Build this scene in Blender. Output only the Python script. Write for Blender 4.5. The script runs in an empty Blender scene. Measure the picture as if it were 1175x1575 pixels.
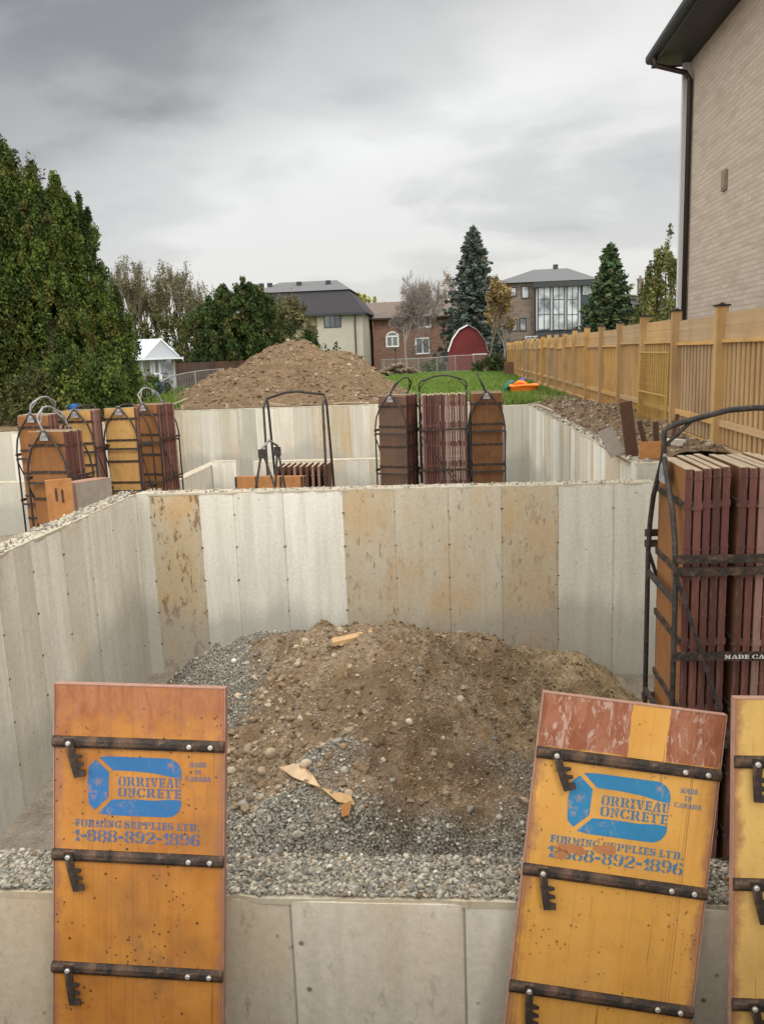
import bpy, math, random
import numpy as np
from mathutils import Vector, Matrix
random.seed(7); RNG = np.random.default_rng(7)
R_ = math.radians
sc = bpy.context.scene
C = sc.collection
# ---------------------------------------------------------------- camera
EYE = 1.55
CW, CH, CF = 1175.0, 1575.0, 1300.0
_vp = Vector((700-CW/2, 541-CH/2, CF)).normalized()
_D = (CF*CF+(700-CW/2)*(850-CW/2))/(CH/2-541)
_up = -Vector((850-CW/2, _D, CF)).normalized()
_rt = _vp.cross(_up)
RM = Matrix((_rt, _vp, _up))
cd = bpy.data.cameras.new('camera'); cam = bpy.data.objects.new('camera', cd); C.objects.link(cam)
cd.sensor_fit = 'VERTICAL'; cd.sensor_height = 36; cd.sensor_width = 36
cd.lens = CF/CH*36; cd.clip_start = .05; cd.clip_end = 2000
m3 = Matrix((RM @ Vector((1,0,0)), RM @ Vector((0,-1,0)), RM @ Vector((0,0,-1)))).transposed()
cam.matrix_world = Matrix.Translation((0,0,EYE)) @ m3.to_4x4()
sc.camera = cam
def at(x, y, Y):                    # point of the view ray at distance Y, used to survey real positions
    d = RM @ Vector((x-CW/2, y-CH/2, CF)); t = Y/d.y
    return Vector((d.x*t, Y, EYE+d.z*t))
def gz(x, y, z=0.0):
    d = RM @ Vector((x-CW/2, y-CH/2, CF)); t = (z-EYE)/d.z
    return Vector((d.x*t, d.y*t, z))
# ---------------------------------------------------------------- world / sky
SUN_EL, SUN_AZ = 46, 143            # azimuth measured clockwise from +Y
w = bpy.data.worlds.new('World'); sc.world = w; w.use_nodes = True
nt = w.node_tree; nt.nodes.clear()
def WN(t, **k):
    n = nt.nodes.new(t)
    for a, b in k.items(): setattr(n, a, b)
    return n
def wmath(op, a, b=None, c=None, clamp=False):
    n = WN('ShaderNodeMath', operation=op); n.use_clamp = clamp
    for i, v in enumerate((a, b, c)):
        if v is None: continue
        if isinstance(v, (int, float)): n.inputs[i].default_value = v
        else: nt.links.new(v, n.inputs[i])
    return n.outputs[0]
def wramp(s, stops, interp='EASE'):
    n = WN('ShaderNodeValToRGB'); cr = n.color_ramp; cr.interpolation = interp
    while len(cr.elements) < len(stops): cr.elements.new(.5)
    for e, (p, c) in zip(cr.elements, stops):
        e.position = p; e.color = (c, c, c, 1) if isinstance(c, (int, float)) else (*c, 1)
    nt.links.new(s, n.inputs[0]); return n.outputs[0]
def wmix(f, a, b, mode='MIX'):
    n = WN('ShaderNodeMix', data_type='RGBA', blend_type=mode)
    for i, v in ((0, f), (6, a), (7, b)):
        if isinstance(v, (int, float)): n.inputs[i].default_value = v if i == 0 else (v, v, v, 1)
        elif isinstance(v, tuple): n.inputs[i].default_value = (*v, 1)
        else: nt.links.new(v, n.inputs[i])
    return n.outputs[2]
sky = WN('ShaderNodeTexSky', sky_type='NISHITA'); sky.sun_disc = False
sky.sun_elevation = R_(SUN_EL); sky.sun_rotation = R_(SUN_AZ)
tc = WN('ShaderNodeTexCoord'); sp = WN('ShaderNodeSeparateXYZ'); nt.links.new(tc.outputs['Generated'], sp.inputs[0])
X, Y, Z = sp.outputs
zc = wmath('MAXIMUM', Z, 0.0)
den = wmath('ADD', zc, .34)
px = wmath('DIVIDE', X, den); py = wmath('DIVIDE', Y, den)
cmb = WN('ShaderNodeCombineXYZ'); nt.links.new(px, cmb.inputs[0]); nt.links.new(py, cmb.inputs[1])
mp = WN('ShaderNodeMapping'); nt.links.new(cmb.outputs[0], mp.inputs[0])
mp.inputs['Location'].default_value = (3.1, 0.4, 0); mp.inputs['Rotation'].default_value = (0, 0, R_(28)); mp.inputs['Scale'].default_value = (.85, 1.15, 1)
n1 = WN('ShaderNodeTexNoise'); n1.inputs['Scale'].default_value = 1.9; n1.inputs['Detail'].default_value = 6; n1.inputs['Roughness'].default_value = .52; n1.inputs['Distortion'].default_value = .25
nt.links.new(mp.outputs[0], n1.inputs['Vector'])
# broad dark deck to the upper left, brighter break right of centre
elev = wmath('DIVIDE', zc, wmath('MAXIMUM', Y, .05))      # tan of elevation in front
lat = wmath('DIVIDE', X, wmath('MAXIMUM', Y, .05))
t1 = wmath('SUBTRACT', elev, wmath('ADD', wmath('MULTIPLY', lat, .42), .40))     # above this line: the deck
deck = wramp(wmath('ADD', wmath('ADD', t1, .5), wmath('MULTIPLY', wmath('SUBTRACT', n1.outputs[0], .5), .42)), [(.38, 0.0), (.62, 1.0)])
cl = wramp(n1.outputs[0], [(.32, (.46,.465,.47)), (.44, (.56,.56,.555)), (.56, (.70,.695,.68))])
low = wramp(zc, [(0.0, 1.0), (.16, 0.0)])
c1 = wmix(wmath('MULTIPLY', low, .8), cl, (.63,.605,.56))
def wgauss(v, c_, w_): d_ = wmath('DIVIDE', wmath('SUBTRACT', v, c_), w_); return wmath('EXPONENT', wmath('MULTIPLY', wmath('MULTIPLY', d_, d_), -1.0))
streak = wmath('MULTIPLY', wgauss(wmath('SUBTRACT', elev, wmath('MULTIPLY', lat, .22)), .255, .045), wgauss(lat, -.03, .24))
streak = wmath('MULTIPLY', streak, wramp(n1.outputs[0], [(.36, .35), (.56, 1.0)]))
c1 = wmix(wmath('MULTIPLY', streak, .75), c1, (.80,.80,.79))
n2 = WN('ShaderNodeTexNoise'); n2.inputs['Scale'].default_value = 4.2; n2.inputs['Detail'].default_value = 6; n2.inputs['Distortion'].default_value = .3; nt.links.new(mp.outputs[0], n2.inputs['Vector'])
dk = wmix(wramp(n2.outputs[0], [(.36, 0.0), (.62, 1.0)]), (.205,.208,.218), (.33,.332,.338))
c2 = wmix(wmath('MULTIPLY', deck, .9), c1, dk)
# overcast dome: overhead and behind the camera brighter than near the horizon in front
bright = wramp(zc, [(.40, 0.0), (.85, 1.0)])
back = wramp(Y, [(0.0, 1.0), (.5, 0.0)])
bb = wmath('MAXIMUM', bright, back)
c3 = wmix(bb, c2, (2.15,2.12,2.02))
sk = wmix(.93, wmix(1.0, sky.outputs[0], .09, 'MULTIPLY'), c3)
bg = WN('ShaderNodeBackground'); nt.links.new(sk, bg.inputs[0]); bg.inputs[1].default_value = 1.0
wo = WN('ShaderNodeOutputWorld'); nt.links.new(bg.outputs[0], wo.inputs[0])
# ---------------------------------------------------------------- sun (soft, overcast)
sd = bpy.data.lights.new('sun', 'SUN'); sd.energy = 1.25; sd.angle = R_(18); sd.color = (1, .965, .91)
so = bpy.data.objects.new('sun', sd); C.objects.link(so)
az, el = R_(SUN_AZ), R_(SUN_EL)
sdir = Vector((math.sin(az)*math.cos(el), math.cos(az)*math.cos(el), math.sin(el)))
so.rotation_euler = sdir.to_track_quat('Z', 'Y').to_euler(); so.location = (0, -20, 30)
sc.view_settings.view_transform = 'Standard'; sc.view_settings.look = 'None'
sc.view_settings.exposure = 0.32; sc.view_settings.gamma = 1
sc.render.engine = 'CYCLES'

# ---------------------------------------------------------------- material helper
class G:
    def __init__(s, name):
        s.m = bpy.data.materials.new(name); s.m.use_nodes = True; s.t = s.m.node_tree
        s.b = s.t.nodes['Principled BSDF']; s.c = {}
    def node(s, t, **k):
        n = s.t.nodes.new(t)
        for a, b in k.items(): setattr(n, a, b)
        return n
    def put(s, sock, v):
        if isinstance(v, (int, float)):
            if sock.type == 'RGBA': sock.default_value = (v, v, v, 1)
            elif sock.type == 'VECTOR': sock.default_value = (v, v, v)
            else: sock.default_value = v
        elif isinstance(v, tuple): sock.default_value = (*v, 1) if sock.type == 'RGBA' else v
        else: s.t.links.new(v, sock)
    def co(s, kind='Object', scale=(1,1,1), loc=(0,0,0), rot=(0,0,0)):
        if 'tc' not in s.c: s.c['tc'] = s.node('ShaderNodeTexCoord')
        v = s.c['tc'].outputs[kind]
        n = s.node('ShaderNodeMapping'); s.put(n.inputs[0], v)
        n.inputs['Scale'].default_value = scale; n.inputs['Location'].default_value = loc; n.inputs['Rotation'].default_value = rot
        return n.outputs[0]
    def noise(s, scale, detail=4, rough=.55, vec=None, dist=0, W=None):
        n = s.node('ShaderNodeTexNoise')
        s.put(n.inputs['Vector'], vec if vec is not None else s.co())
        n.inputs['Scale'].default_value = scale; n.inputs['Detail'].default_value = detail
        n.inputs['Roughness'].default_value = rough; n.inputs['Distortion'].default_value = dist
        return n.outputs[0]
    def vor(s, scale, vec=None, out=0, feature='F1', rnd=1):
        n = s.node('ShaderNodeTexVoronoi', feature=feature); s.put(n.inputs['Vector'], vec if vec is not None else s.co())
        n.inputs['Scale'].default_value = scale; n.inputs['Randomness'].default_value = rnd
        return n.outputs[out]
    def ramp(s, v, stops, interp='LINEAR'):
        n = s.node('ShaderNodeValToRGB'); cr = n.color_ramp; cr.interpolation = interp
        while len(cr.elements) < len(stops): cr.elements.new(.5)
        for e, (p, c) in zip(cr.elements, stops):
            e.position = p; e.color = (c, c, c, 1) if isinstance(c, (int, float)) else (*c, 1)
        s.put(n.inputs[0], v); return n.outputs[0]
    def mix(s, f, a, b, mode='MIX'):
        n = s.node('ShaderNodeMix', data_type='RGBA', blend_type=mode)
        s.put(n.inputs[0], f); s.put(n.inputs[6], a); s.put(n.inputs[7], b); return n.outputs[2]
    def math(s, op, a, b=0.0, clamp=False):
        n = s.node('ShaderNodeMath', operation=op); n.use_clamp = clamp
        s.put(n.inputs[0], a); s.put(n.inputs[1], b); return n.outputs[0]
    def attr(s, name, out='Color'):
        n = s.node('ShaderNodeAttribute', attribute_name=name); return n.outputs[out]
    def sep(s, v):
        n = s.node('ShaderNodeSeparateXYZ'); s.put(n.inputs[0], v); return n.outputs
    def rnd(s): return s.node('ShaderNodeObjectInfo').outputs['Random']
    def hsv(s, col, h=.5, sat=1, val=1):
        n = s.node('ShaderNodeHueSaturation'); s.put(n.inputs['Hue'], h); s.put(n.inputs['Saturation'], sat); s.put(n.inputs['Value'], val)
        s.put(n.inputs['Color'], col); return n.outputs[0]
    def out(s, col, rough=.8, metal=0, bump=None, spec=.3, trans=0):
        s.put(s.b.inputs['Base Color'], col); s.put(s.b.inputs['Roughness'], rough); s.put(s.b.inputs['Metallic'], metal)
        s.b.inputs['Specular IOR Level'].default_value = spec
        if bump:
            n = s.node('ShaderNodeBump'); s.put(n.inputs['Height'], bump[0]); n.inputs['Strength'].default_value = bump[1]; n.inputs['Distance'].default_value = bump[2]
            s.put(s.b.inputs['Normal'], n.outputs[0])
        return s.m
def simple(name, col, rough=.7, metal=0, var=.25, scale=8, bump=.2):
    g = G(name); n = g.noise(scale, 5, .6)
    c = g.mix(n, tuple(x*(1-var) for x in col), tuple(min(1, x*(1+var)) for x in col))
    return g.out(c, rough, metal, (n, bump, .01))

# ---------------------------------------------------------------- mesh helpers
class MB:
    def __init__(s): s.v = []; s.f = []; s.mi = []; s.col = []
    def add(s, vs, fs, mi=0, col=None, M=None):
        o = len(s.v)
        if M is not None: vs = [M @ Vector(v) for v in vs]
        s.v += [tuple(v) for v in vs]
        for f in fs: s.f.append(tuple(i+o for i in f)); s.mi.append(mi); s.col.append(col)
        return s
    def box(s, a, b, mi=0, M=None, col=None):
        x0, y0, z0 = a; x1, y1, z1 = b
        vs = [(x0,y0,z0),(x1,y0,z0),(x1,y1,z0),(x0,y1,z0),(x0,y0,z1),(x1,y0,z1),(x1,y1,z1),(x0,y1,z1)]
        return s.add(vs, [(0,3,2,1),(4,5,6,7),(0,1,5,4),(1,2,6,5),(2,3,7,6),(3,0,4,7)], mi, col, M)
    def tube(s, pts, r, n=8, mi=0, M=None, col=None, caps=True, radii=None):
        pts = [Vector(p) for p in pts]; vs = []; fs = []
        prev = None
        for i, p in enumerate(pts):
            a = pts[max(0, i-1)]; b = pts[min(len(pts)-1, i+1)]
            d = (b-a).normalized()
            if prev is None:
                ref = Vector((0,0,1)) if abs(d.z) < .9 else Vector((1,0,0))
                u = d.cross(ref).normalized()
            else: u = (prev - d*prev.dot(d)).normalized()
            prev = u; vv = d.cross(u)
            rr = radii[i] if radii else r
            for k in range(n):
                t = 2*math.pi*k/n; vs.append(p + u*math.cos(t)*rr + vv*math.sin(t)*rr)
        for i in range(len(pts)-1):
            for k in range(n):
                k2 = (k+1) % n; fs.append((i*n+k, i*n+k2, (i+1)*n+k2, (i+1)*n+k))
        if caps:
            fs.append(tuple(range(n-1, -1, -1))); fs.append(tuple((len(pts)-1)*n+k for k in range(n)))
        return s.add(vs, fs, mi, col, M)
    def bar(s, a, b, wd, th, mi=0, upv=(0,0,1), M=None, col=None):     # rectangular bar from a to b
        a = Vector(a); b = Vector(b); d = (b-a); L = d.length; d.normalize()
        u = d.cross(Vector(upv))
        if u.length < .01: u = d.cross(Vector((1,0,0)))
        u.normalize(); v = u.cross(d)
        vs = []
        for p in (a, b):
            for (i, j) in ((-1,-1),(1,-1),(1,1),(-1,1)): vs.append(p + u*i*wd/2 + v*j*th/2)
        return s.add(vs, [(0,1,2,3),(7,6,5,4),(0,4,5,1),(1,5,6,2),(2,6,7,3),(3,7,4,0)], mi, col, M)
    def prism(s, poly, d, mi=0, M=None, col=None):   # polygon in x,z extruded along +y by d (poly pts are (x,y,z))
        n = len(poly); a = [Vector(p) for p in poly]; b = [p + Vector(d) for p in a]
        fs = [tuple(range(n)), tuple(range(2*n-1, n-1, -1))] + [(i, i+n, (i+1) % n+n, (i+1) % n) for i in range(n)]
        return s.add(a+b, fs, mi, col, M)
    def build(s, name, mats, parent=None, smooth=False, bevel=0):
        me = bpy.data.meshes.new(name); me.from_pydata(s.v, [], s.f)
        if not isinstance(mats, (list, tuple)): mats = [mats]
        for m in mats: me.materials.append(m)
        if len(mats) > 1: me.polygons.foreach_set('material_index', s.mi)
        if any(c is not None for c in s.col):
            at_ = me.color_attributes.new('tint', 'FLOAT_COLOR', 'CORNER'); arr = []
            for f, c in zip(s.f, s.col): arr += list(c if c is not None else (0,0,0,1))*len(f)
            at_.data.foreach_set('color', arr)
        if smooth: me.polygons.foreach_set('use_smooth', [True]*len(me.polygons))
        me.validate(); me.update()
        o = bpy.data.objects.new(name, me); C.objects.link(o)
        if parent: o.parent = parent
        if bevel:
            b = o.modifiers.new('bevel', 'BEVEL'); b.width = bevel; b.segments = 2; b.limit_method = 'ANGLE'
        return o
def npmesh(name, V, F, mat, parent=None, tint=None, smooth=False):
    """V (n,3) F (m,k) arrays; tint per-face (m,3) optional"""
    me = bpy.data.meshes.new(name); V = np.asarray(V, dtype=np.float32); F = np.asarray(F, dtype=np.int32)
    m, k = F.shape
    me.vertices.add(len(V)); me.vertices.foreach_set('co', V.ravel())
    me.loops.add(m*k); me.loops.foreach_set('vertex_index', F.ravel())
    me.polygons.add(m); me.polygons.foreach_set('loop_start', np.arange(m, dtype=np.int32)*k)
    me.update(calc_edges=True)
    if tint is not None:
        a = me.color_attributes.new('tint', 'FLOAT_COLOR', 'CORNER')
        c = np.ones((m, k, 4), np.float32); c[:, :, :3] = np.asarray(tint)[:, None, :]
        a.data.foreach_set('color', c.ravel())
    me.polygons.foreach_set('use_smooth', np.full(m, smooth))
    me.materials.append(mat); me.validate()
    o = bpy.data.objects.new(name, me); C.objects.link(o)
    if parent: o.parent = parent
    return o
def tag(o, label, cat, group=None):
    o['label'] = label; o['category'] = cat
    if group: o['group'] = group
    return o
def thing(name, label, cat, loc=(0,0,0), rotz=0, group=None):
    o = bpy.data.objects.new(name, None); C.objects.link(o); o.location = loc; o.rotation_euler = (0,0,rotz); o.empty_display_size = .2
    return tag(o, label, cat, group)
def structure(o): o['kind'] = 'structure'; return o
def stuff(o, label=None, cat=None):
    o['kind'] = 'stuff'
    if label: tag(o, label, cat)
    return o
def copy_tree(o, parent=None):
    kids = list(o.children)
    c = o.copy(); C.objects.link(c); c.parent = parent
    if parent: c.matrix_parent_inverse = o.matrix_parent_inverse.copy()
    for ch in kids: copy_tree(ch, c)
    return c
# value noise -----------------------------------------------------
_T = np.random.default_rng(3).random((256, 256))
def vnoise(x, y):
    xi = np.floor(x).astype(int); yi = np.floor(y).astype(int); fx = x-xi; fy = y-yi
    fx = fx*fx*(3-2*fx); fy = fy*fy*(3-2*fy)
    a = _T[xi & 255, yi & 255]; b = _T[(xi+1) & 255, yi & 255]; c = _T[xi & 255, (yi+1) & 255]; d = _T[(xi+1) & 255, (yi+1) & 255]
    return (a*(1-fx)+b*fx)*(1-fy)+(c*(1-fx)+d*fx)*fy - .5
def fbm(x, y, sc_=1, oct_=5, g=.5):
    x = np.asarray(x, float)*sc_; y = np.asarray(y, float)*sc_; r = 0; a = 1
    for i in range(oct_): r = r + a*vnoise(x+17.3*i, y-9.1*i); x = x*2.03; y = y*2.03; a *= g
    return r
def height_grid(name, x0, x1, y0, y1, nx, ny, fn, mat, parent=None, smooth=True, keep=None):
    xs = np.linspace(x0, x1, nx); ys = np.linspace(y0, y1, ny); XX, YY = np.meshgrid(xs, ys); ZZ = fn(XX, YY)
    V = np.stack([XX.ravel(), YY.ravel(), ZZ.ravel()], 1)
    i = np.arange(nx-1)[None, :]+np.arange(ny-1)[:, None]*nx; i = i.ravel()
    F = np.stack([i, i+1, i+nx+1, i+nx], 1)
    if keep is not None: F = F[keep(V[F].mean(1))]
    return npmesh(name, V, F, mat, parent, smooth=smooth)
_ph = (1+5**.5)/2
_IV = np.array([(-1,_ph,0),(1,_ph,0),(-1,-_ph,0),(1,-_ph,0),(0,-1,_ph),(0,1,_ph),(0,-1,-_ph),(0,1,-_ph),(_ph,0,-1),(_ph,0,1),(-_ph,0,-1),(-_ph,0,1)], float)
_IV /= np.linalg.norm(_IV[0])
_IF = np.array([(0,11,5),(0,5,1),(0,1,7),(0,7,10),(0,10,11),(1,5,9),(5,11,4),(11,10,2),(10,7,6),(7,1,8),(3,9,4),(3,4,2),(3,2,6),(3,6,8),(3,8,9),(4,9,5),(2,4,11),(6,2,10),(8,6,7),(9,8,1)])
def rotmats(n):
    q = RNG.normal(size=(n, 4)); q /= np.linalg.norm(q, axis=1)[:, None]; a, b, c, d = q.T
    return np.stack([1-2*(c*c+d*d), 2*(b*c-a*d), 2*(b*d+a*c), 2*(b*c+a*d), 1-2*(b*b+d*d), 2*(c*d-a*b), 2*(b*d-a*c), 2*(c*d+a*b), 1-2*(b*b+c*c)], 1).reshape(n, 3, 3)
def stones(name, P, S, mat, tint, parent=None):
    n = len(P)
    V = _IV[None]*(1+RNG.uniform(-.28, .28, (n, 12, 1)))*RNG.uniform(.45, 1.1, (n, 1, 3))
    V = np.einsum('nij,nkj->nki', rotmats(n), V)*np.asarray(S)[:, None, None]
    V[:, :, 2] *= .75
    V += np.asarray(P)[:, None, :]
    F = (_IF[None]+np.arange(n)[:, None, None]*12).reshape(-1, 3)
    return npmesh(name, V.reshape(-1, 3), F, mat, parent, tint=np.repeat(np.asarray(tint), 20, axis=0))

# ---------------------------------------------------------------- materials
def concrete_mat():
    g = G('poured_concrete')
    a = g.sep(g.attr('tint'))       # r: tone of the form panel, g: brown staining, b: pale
    n1 = g.noise(1.3, 5, .6); n2 = g.noise(1, 4, .6, g.co(scale=(9, 9, .55))); n3 = g.noise(28, 4, .7)
    base = g.mix(a[0], (.37,.355,.30), (.71,.69,.62))
    base = g.mix(g.ramp(n1, [(.3, 0.), (.7, .4)]), base, (.52,.485,.39))
    base = g.mix(g.math('MULTIPLY', g.ramp(n2, [(.46, 0.), (.70, 1.)]), .38), base, (.34,.305,.225))
    base = g.mix(g.math('MULTIPLY', g.ramp(g.noise(1, 3, .5, g.co(scale=(5, 5, .3), loc=(3, 1, 0))), [(.5, 0.), (.68, 1.)]), g.math('MULTIPLY', a[2], .75)), base, (.76,.74,.67))
    # ochre and rust staining left by the forms
    st = g.math('MULTIPLY', a[1], g.ramp(g.noise(1, 5, .65, g.co(scale=(3.2, 3.2, 1.1), loc=(7, 2, 3))), [(.30, .45), (.60, 1.)]))
    base = g.mix(g.math('MULTIPLY', st, .85), base, (.42,.315,.175))
    base = g.mix(g.math('MULTIPLY', g.math('MULTIPLY', a[1], .8), g.ramp(g.noise(1, 4, .6, g.co(scale=(1.6, 1.6, .9), loc=(2, 8, 1))), [(.5, 0.), (.66, 1.)])), base, (.47,.30,.14))
    ru = g.math('MULTIPLY', a[1], g.ramp(g.noise(1, 6, .7, g.co(scale=(20, 20, 7.0), loc=(1, 5, 9))), [(.59, 0.), (.66, 1.)]))
    base = g.mix(g.math('MULTIPLY', ru, .85), base, (.13,.07,.035))
    ru2 = g.math('MULTIPLY', g.math('POWER', a[1], 7.0), g.ramp(g.noise(1, 6, .75, g.co(scale=(7.5, 7.5, 3.2), loc=(6, 2, 4))), [(.555, 0.), (.60, 1.)]))
    base = g.mix(g.math('MULTIPLY', ru2, .8), base, (.15,.075,.03))
    wet = g.sep(g.co())[2]
    wl = g.math('ADD', wet, g.math('MULTIPLY', g.noise(1, 4, .6, g.co(scale=(.55, .55, .3), loc=(4, 0, 0))), 2.2))
    damp = g.ramp(g.math('ADD', g.math('MULTIPLY', wl, .25), .5), [(.37, .55), (.45, 0.)])
    base = g.mix(damp, base, (.31,.30,.27))
    sp = g.ramp(g.vor(7.5), [(.05, 1.), (.10, 0.)]); spm = g.ramp(g.noise(2.3, 2), [(.50, 0.), (.58, 1.)])
    base = g.mix(g.math('MULTIPLY', g.math('MULTIPLY', sp, spm), .8), base, (.09,.07,.045))
    base = g.mix(g.math('MULTIPLY', g.ramp(n3, [(.35, 1.), (.6, 0.)]), .16), base, (.12,.11,.09))
    h = g.math('ADD', g.math('MULTIPLY', n3, .35), g.math('MULTIPLY', n1, .6))
    return g.out(base, .9, 0, (h, .35, .015), spec=.2)
CONC = concrete_mat()
def soil_mat(name, cols, scale=6, bump=.9):
    g = G(name); n = g.noise(scale, 8, .7); n2 = g.noise(scale*.22, 4, .6)
    c = g.ramp(n, [(.30, cols[0]), (.5, cols[1]), (.72, cols[2])])
    c = g.mix(g.math('MULTIPLY', g.ramp(n2, [(.35, 0.), (.65, 1.)]), .5), c, cols[1])
    v = g.vor(scale*7)
    c = g.mix(g.math('MULTIPLY', g.ramp(v, [(.0, 1.), (.35, 0.)]), .35), c, cols[2])
    return g.out(c, .97, 0, (g.math('ADD', n, g.math('MULTIPLY', v, .4)), bump, .06), spec=.1)
SOIL = soil_mat('brown_soil', [(.085,.055,.032), (.17,.115,.07), (.28,.20,.125)])
CLAY = soil_mat('dry_clay_soil', [(.075,.048,.028), (.15,.102,.06), (.25,.18,.112)], 3.2)
GRND = soil_mat('packed_ground', [(.13,.10,.07), (.23,.18,.13), (.36,.30,.23)], 2.5)
def pile_mat():
    g = G('gravel_and_soil'); a = g.sep(g.attr('tint'))
    return g
def stone_mat():
    g = G('crushed_stone'); c = g.attr('tint'); n = g.noise(60, 3, .6)
    c = g.mix(1.0, c, g.ramp(n, [(.3, .72), (.7, 1.18)]), 'MULTIPLY')
    return g.out(c, .92, 0, (n, .3, .004), spec=.2)
STONE = stone_mat()
def leaf_mat(name, dark, light, rough=.75):
    g = G(name); a = g.sep(g.attr('tint')); c = g.mix(a[0], dark, light)
    c = g.mix(g.math('MULTIPLY', a[1], .5), c, (.16,.10,.035))
    g.out(c, rough, 0, spec=.15)
    return g.m
def bark_mat(name, col):
    g = G(name); n = g.noise(1, 5, .7, g.co(scale=(14, 14, 3)))
    return g.out(g.mix(n, tuple(x*.55 for x in col), tuple(x*1.3 for x in col)), .95, 0, (n, .6, .03), spec=.1)
BARK = bark_mat('bark', (.14,.11,.085)); TWIG = bark_mat('grey_twigs', (.22,.185,.165))
def panel_mat(name, cols, wear=.5, spots=.6, ax='x'):
    """coated plywood: base colours, brown worn blotches near edges, dark nail spots, vertical grain"""
    g = G(name); r = g.rnd(); off = g.node('ShaderNodeCombineXYZ'); g.put(off.inputs[0], g.math('MULTIPLY', r, 37.)); g.put(off.inputs[2], g.math('MULTIPLY', r, 11.))
    va = g.node('ShaderNodeVectorMath', operation='ADD'); g.put(va.inputs[0], g.co()); g.put(va.inputs[1], off.outputs[0]); V = va.outputs[0]
    def sc3(s):
        m = g.node('ShaderNodeMapping'); g.put(m.inputs[0], V); m.inputs['Scale'].default_value = s; return m.outputs[0]
    n1 = g.noise(3.2, 6, .65, V); gr = g.noise(1, 4, .6, sc3((30, 30, 1.2)))
    c = g.mix(g.ramp(n1, [(.3, 0.), (.7, 1.)]), cols[0], cols[1])
    c = g.mix(g.math('MULTIPLY', g.ramp(gr, [(.5, 0.), (.75, 1.)]), .45), c, cols[2])
    n2 = g.noise(1, 6, .7, sc3((5, 5, 2.6)))
    c = g.mix(g.math('MULTIPLY', g.ramp(n2, [(.56, 0.), (.66, 1.)]), wear), c, (.19,.085,.038))
    sx, sy, sz = g.sep(g.co())
    ex = g.math('MULTIPLY', g.math('ABSOLUTE', g.math('SUBTRACT', sx if ax == 'x' else sy, .3035)), 3.295)         # 0 centre .. 1 edge
    ed = g.ramp(g.math('ADD', ex, g.math('MULTIPLY', g.math('SUBTRACT', g.noise(9, 5, .7, V), .5), .35)), [(.90, 0.), (.98, 1.)])
    c = g.mix(g.math('MULTIPLY', ed, .75), c, (.27,.115,.07))
    sp = g.ramp(g.vor(26, V), [(.10, 1.), (.17, 0.)]); sm = g.ramp(g.noise(5, 3, .6, V), [(.50, 0.), (.56, 1.)])
    c = g.mix(g.math('MULTIPLY', g.math('MULTIPLY', sp, sm), spots), c, (.035,.02,.012))
    big = g.ramp(g.vor(9, sc3((1, 1, 1.3))), [(.035, 1.), (.055, 0.)])
    c = g.mix(g.math('MULTIPLY', big, spots*.7), c, (.05,.03,.02))
    tiny = g.ramp(g.vor(44, V), [(.15, 1.), (.20, 0.)]); tm_ = g.ramp(g.noise(4.5, 5, .75, V), [(.50, 0.), (.54, 1.)])
    c = g.mix(g.math('MULTIPLY', g.math('MULTIPLY', tiny, tm_), spots), c, (.02,.012,.01))
    spl = g.ramp(g.noise(1, 6, .75, sc3((42, 42, 30))), [(.62, 0.), (.68, 1.)]); c = g.mix(g.math('MULTIPLY', g.math('MULTIPLY', spl, g.ramp(g.noise(2.6, 3, .6, V), [(.48, 0.), (.60, 1.)])), .55), c, (.48,.40,.30))
    scr = g.ramp(g.noise(1, 3, .6, sc3((70, 70, 2.2))), [(.66, 0.), (.70, 1.)]); c = g.mix(g.math('MULTIPLY', scr, .5), c, (.17,.07,.025))
    dirt = g.ramp(g.noise(1, 7, .75, sc3((3.2, 3.2, 2.6))), [(.48, 0.), (.66, 1.)]); c = g.mix(g.math('MULTIPLY', dirt, .2+.45*wear), c, (.19,.10,.045))
    grit = g.ramp(g.noise(1, 6, .8, sc3((90, 90, 60))), [(.60, 0.), (.70, 1.)]); c = g.mix(g.math('MULTIPLY', grit, .3*spots+.1), c, (.10,.05,.025))
    g.c['V'] = V
    rr = g.ramp(n2, [(.4, .45), (.7, .8)])
    return g, c, rr, n1
def finish(g, c, rr, n1): return g.out(c, .85, 0, (n1, .12, .004), spec=.12)
ORANGE = finish(*panel_mat('worn_orange_plywood', [(.185,.080,.030), (.26,.118,.042), (.11,.050,.022)], .8, .9, 'y'))
YELLOW = finish(*panel_mat('yellow_plywood', [(.40,.225,.075), (.50,.30,.11), (.25,.13,.045)], .5, .6, 'y'))
PALEY = finish(*panel_mat('pale_yellow_plywood', [(.55,.34,.105), (.59,.385,.135), (.50,.295,.08)], .05, .15))
BROWNP = finish(*panel_mat('brown_plywood', [(.105,.050,.026), (.165,.078,.034), (.065,.033,.019)], .7, .8, 'y'))
GREYP = finish(*panel_mat('grey_weathered_plywood', [(.085,.058,.048), (.14,.085,.06), (.07,.048,.04)], .4, .6, 'y'))
def edge_mat():
    g = G('painted_panel_edge'); r = g.rnd(); n = g.noise(1, 5, .7, g.co(scale=(20, 20, 3)))
    c = g.ramp(r, [(0, (.06,.024,.02)), (.35, (.10,.038,.032)), (.7, (.14,.055,.043)), (1, (.27,.165,.135))])
    c = g.mix(g.ramp(n, [(.50, 0.), (.66, .6)]), c, (.27,.18,.15)); c = g.mix(g.ramp(g.noise(1, 5, .75, g.co(scale=(60, 60, 8))), [(.55, 0.), (.65, .5)]), c, (.03,.02,.018))
    return g.out(c, .7, 0, (n, .2, .004))
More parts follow.
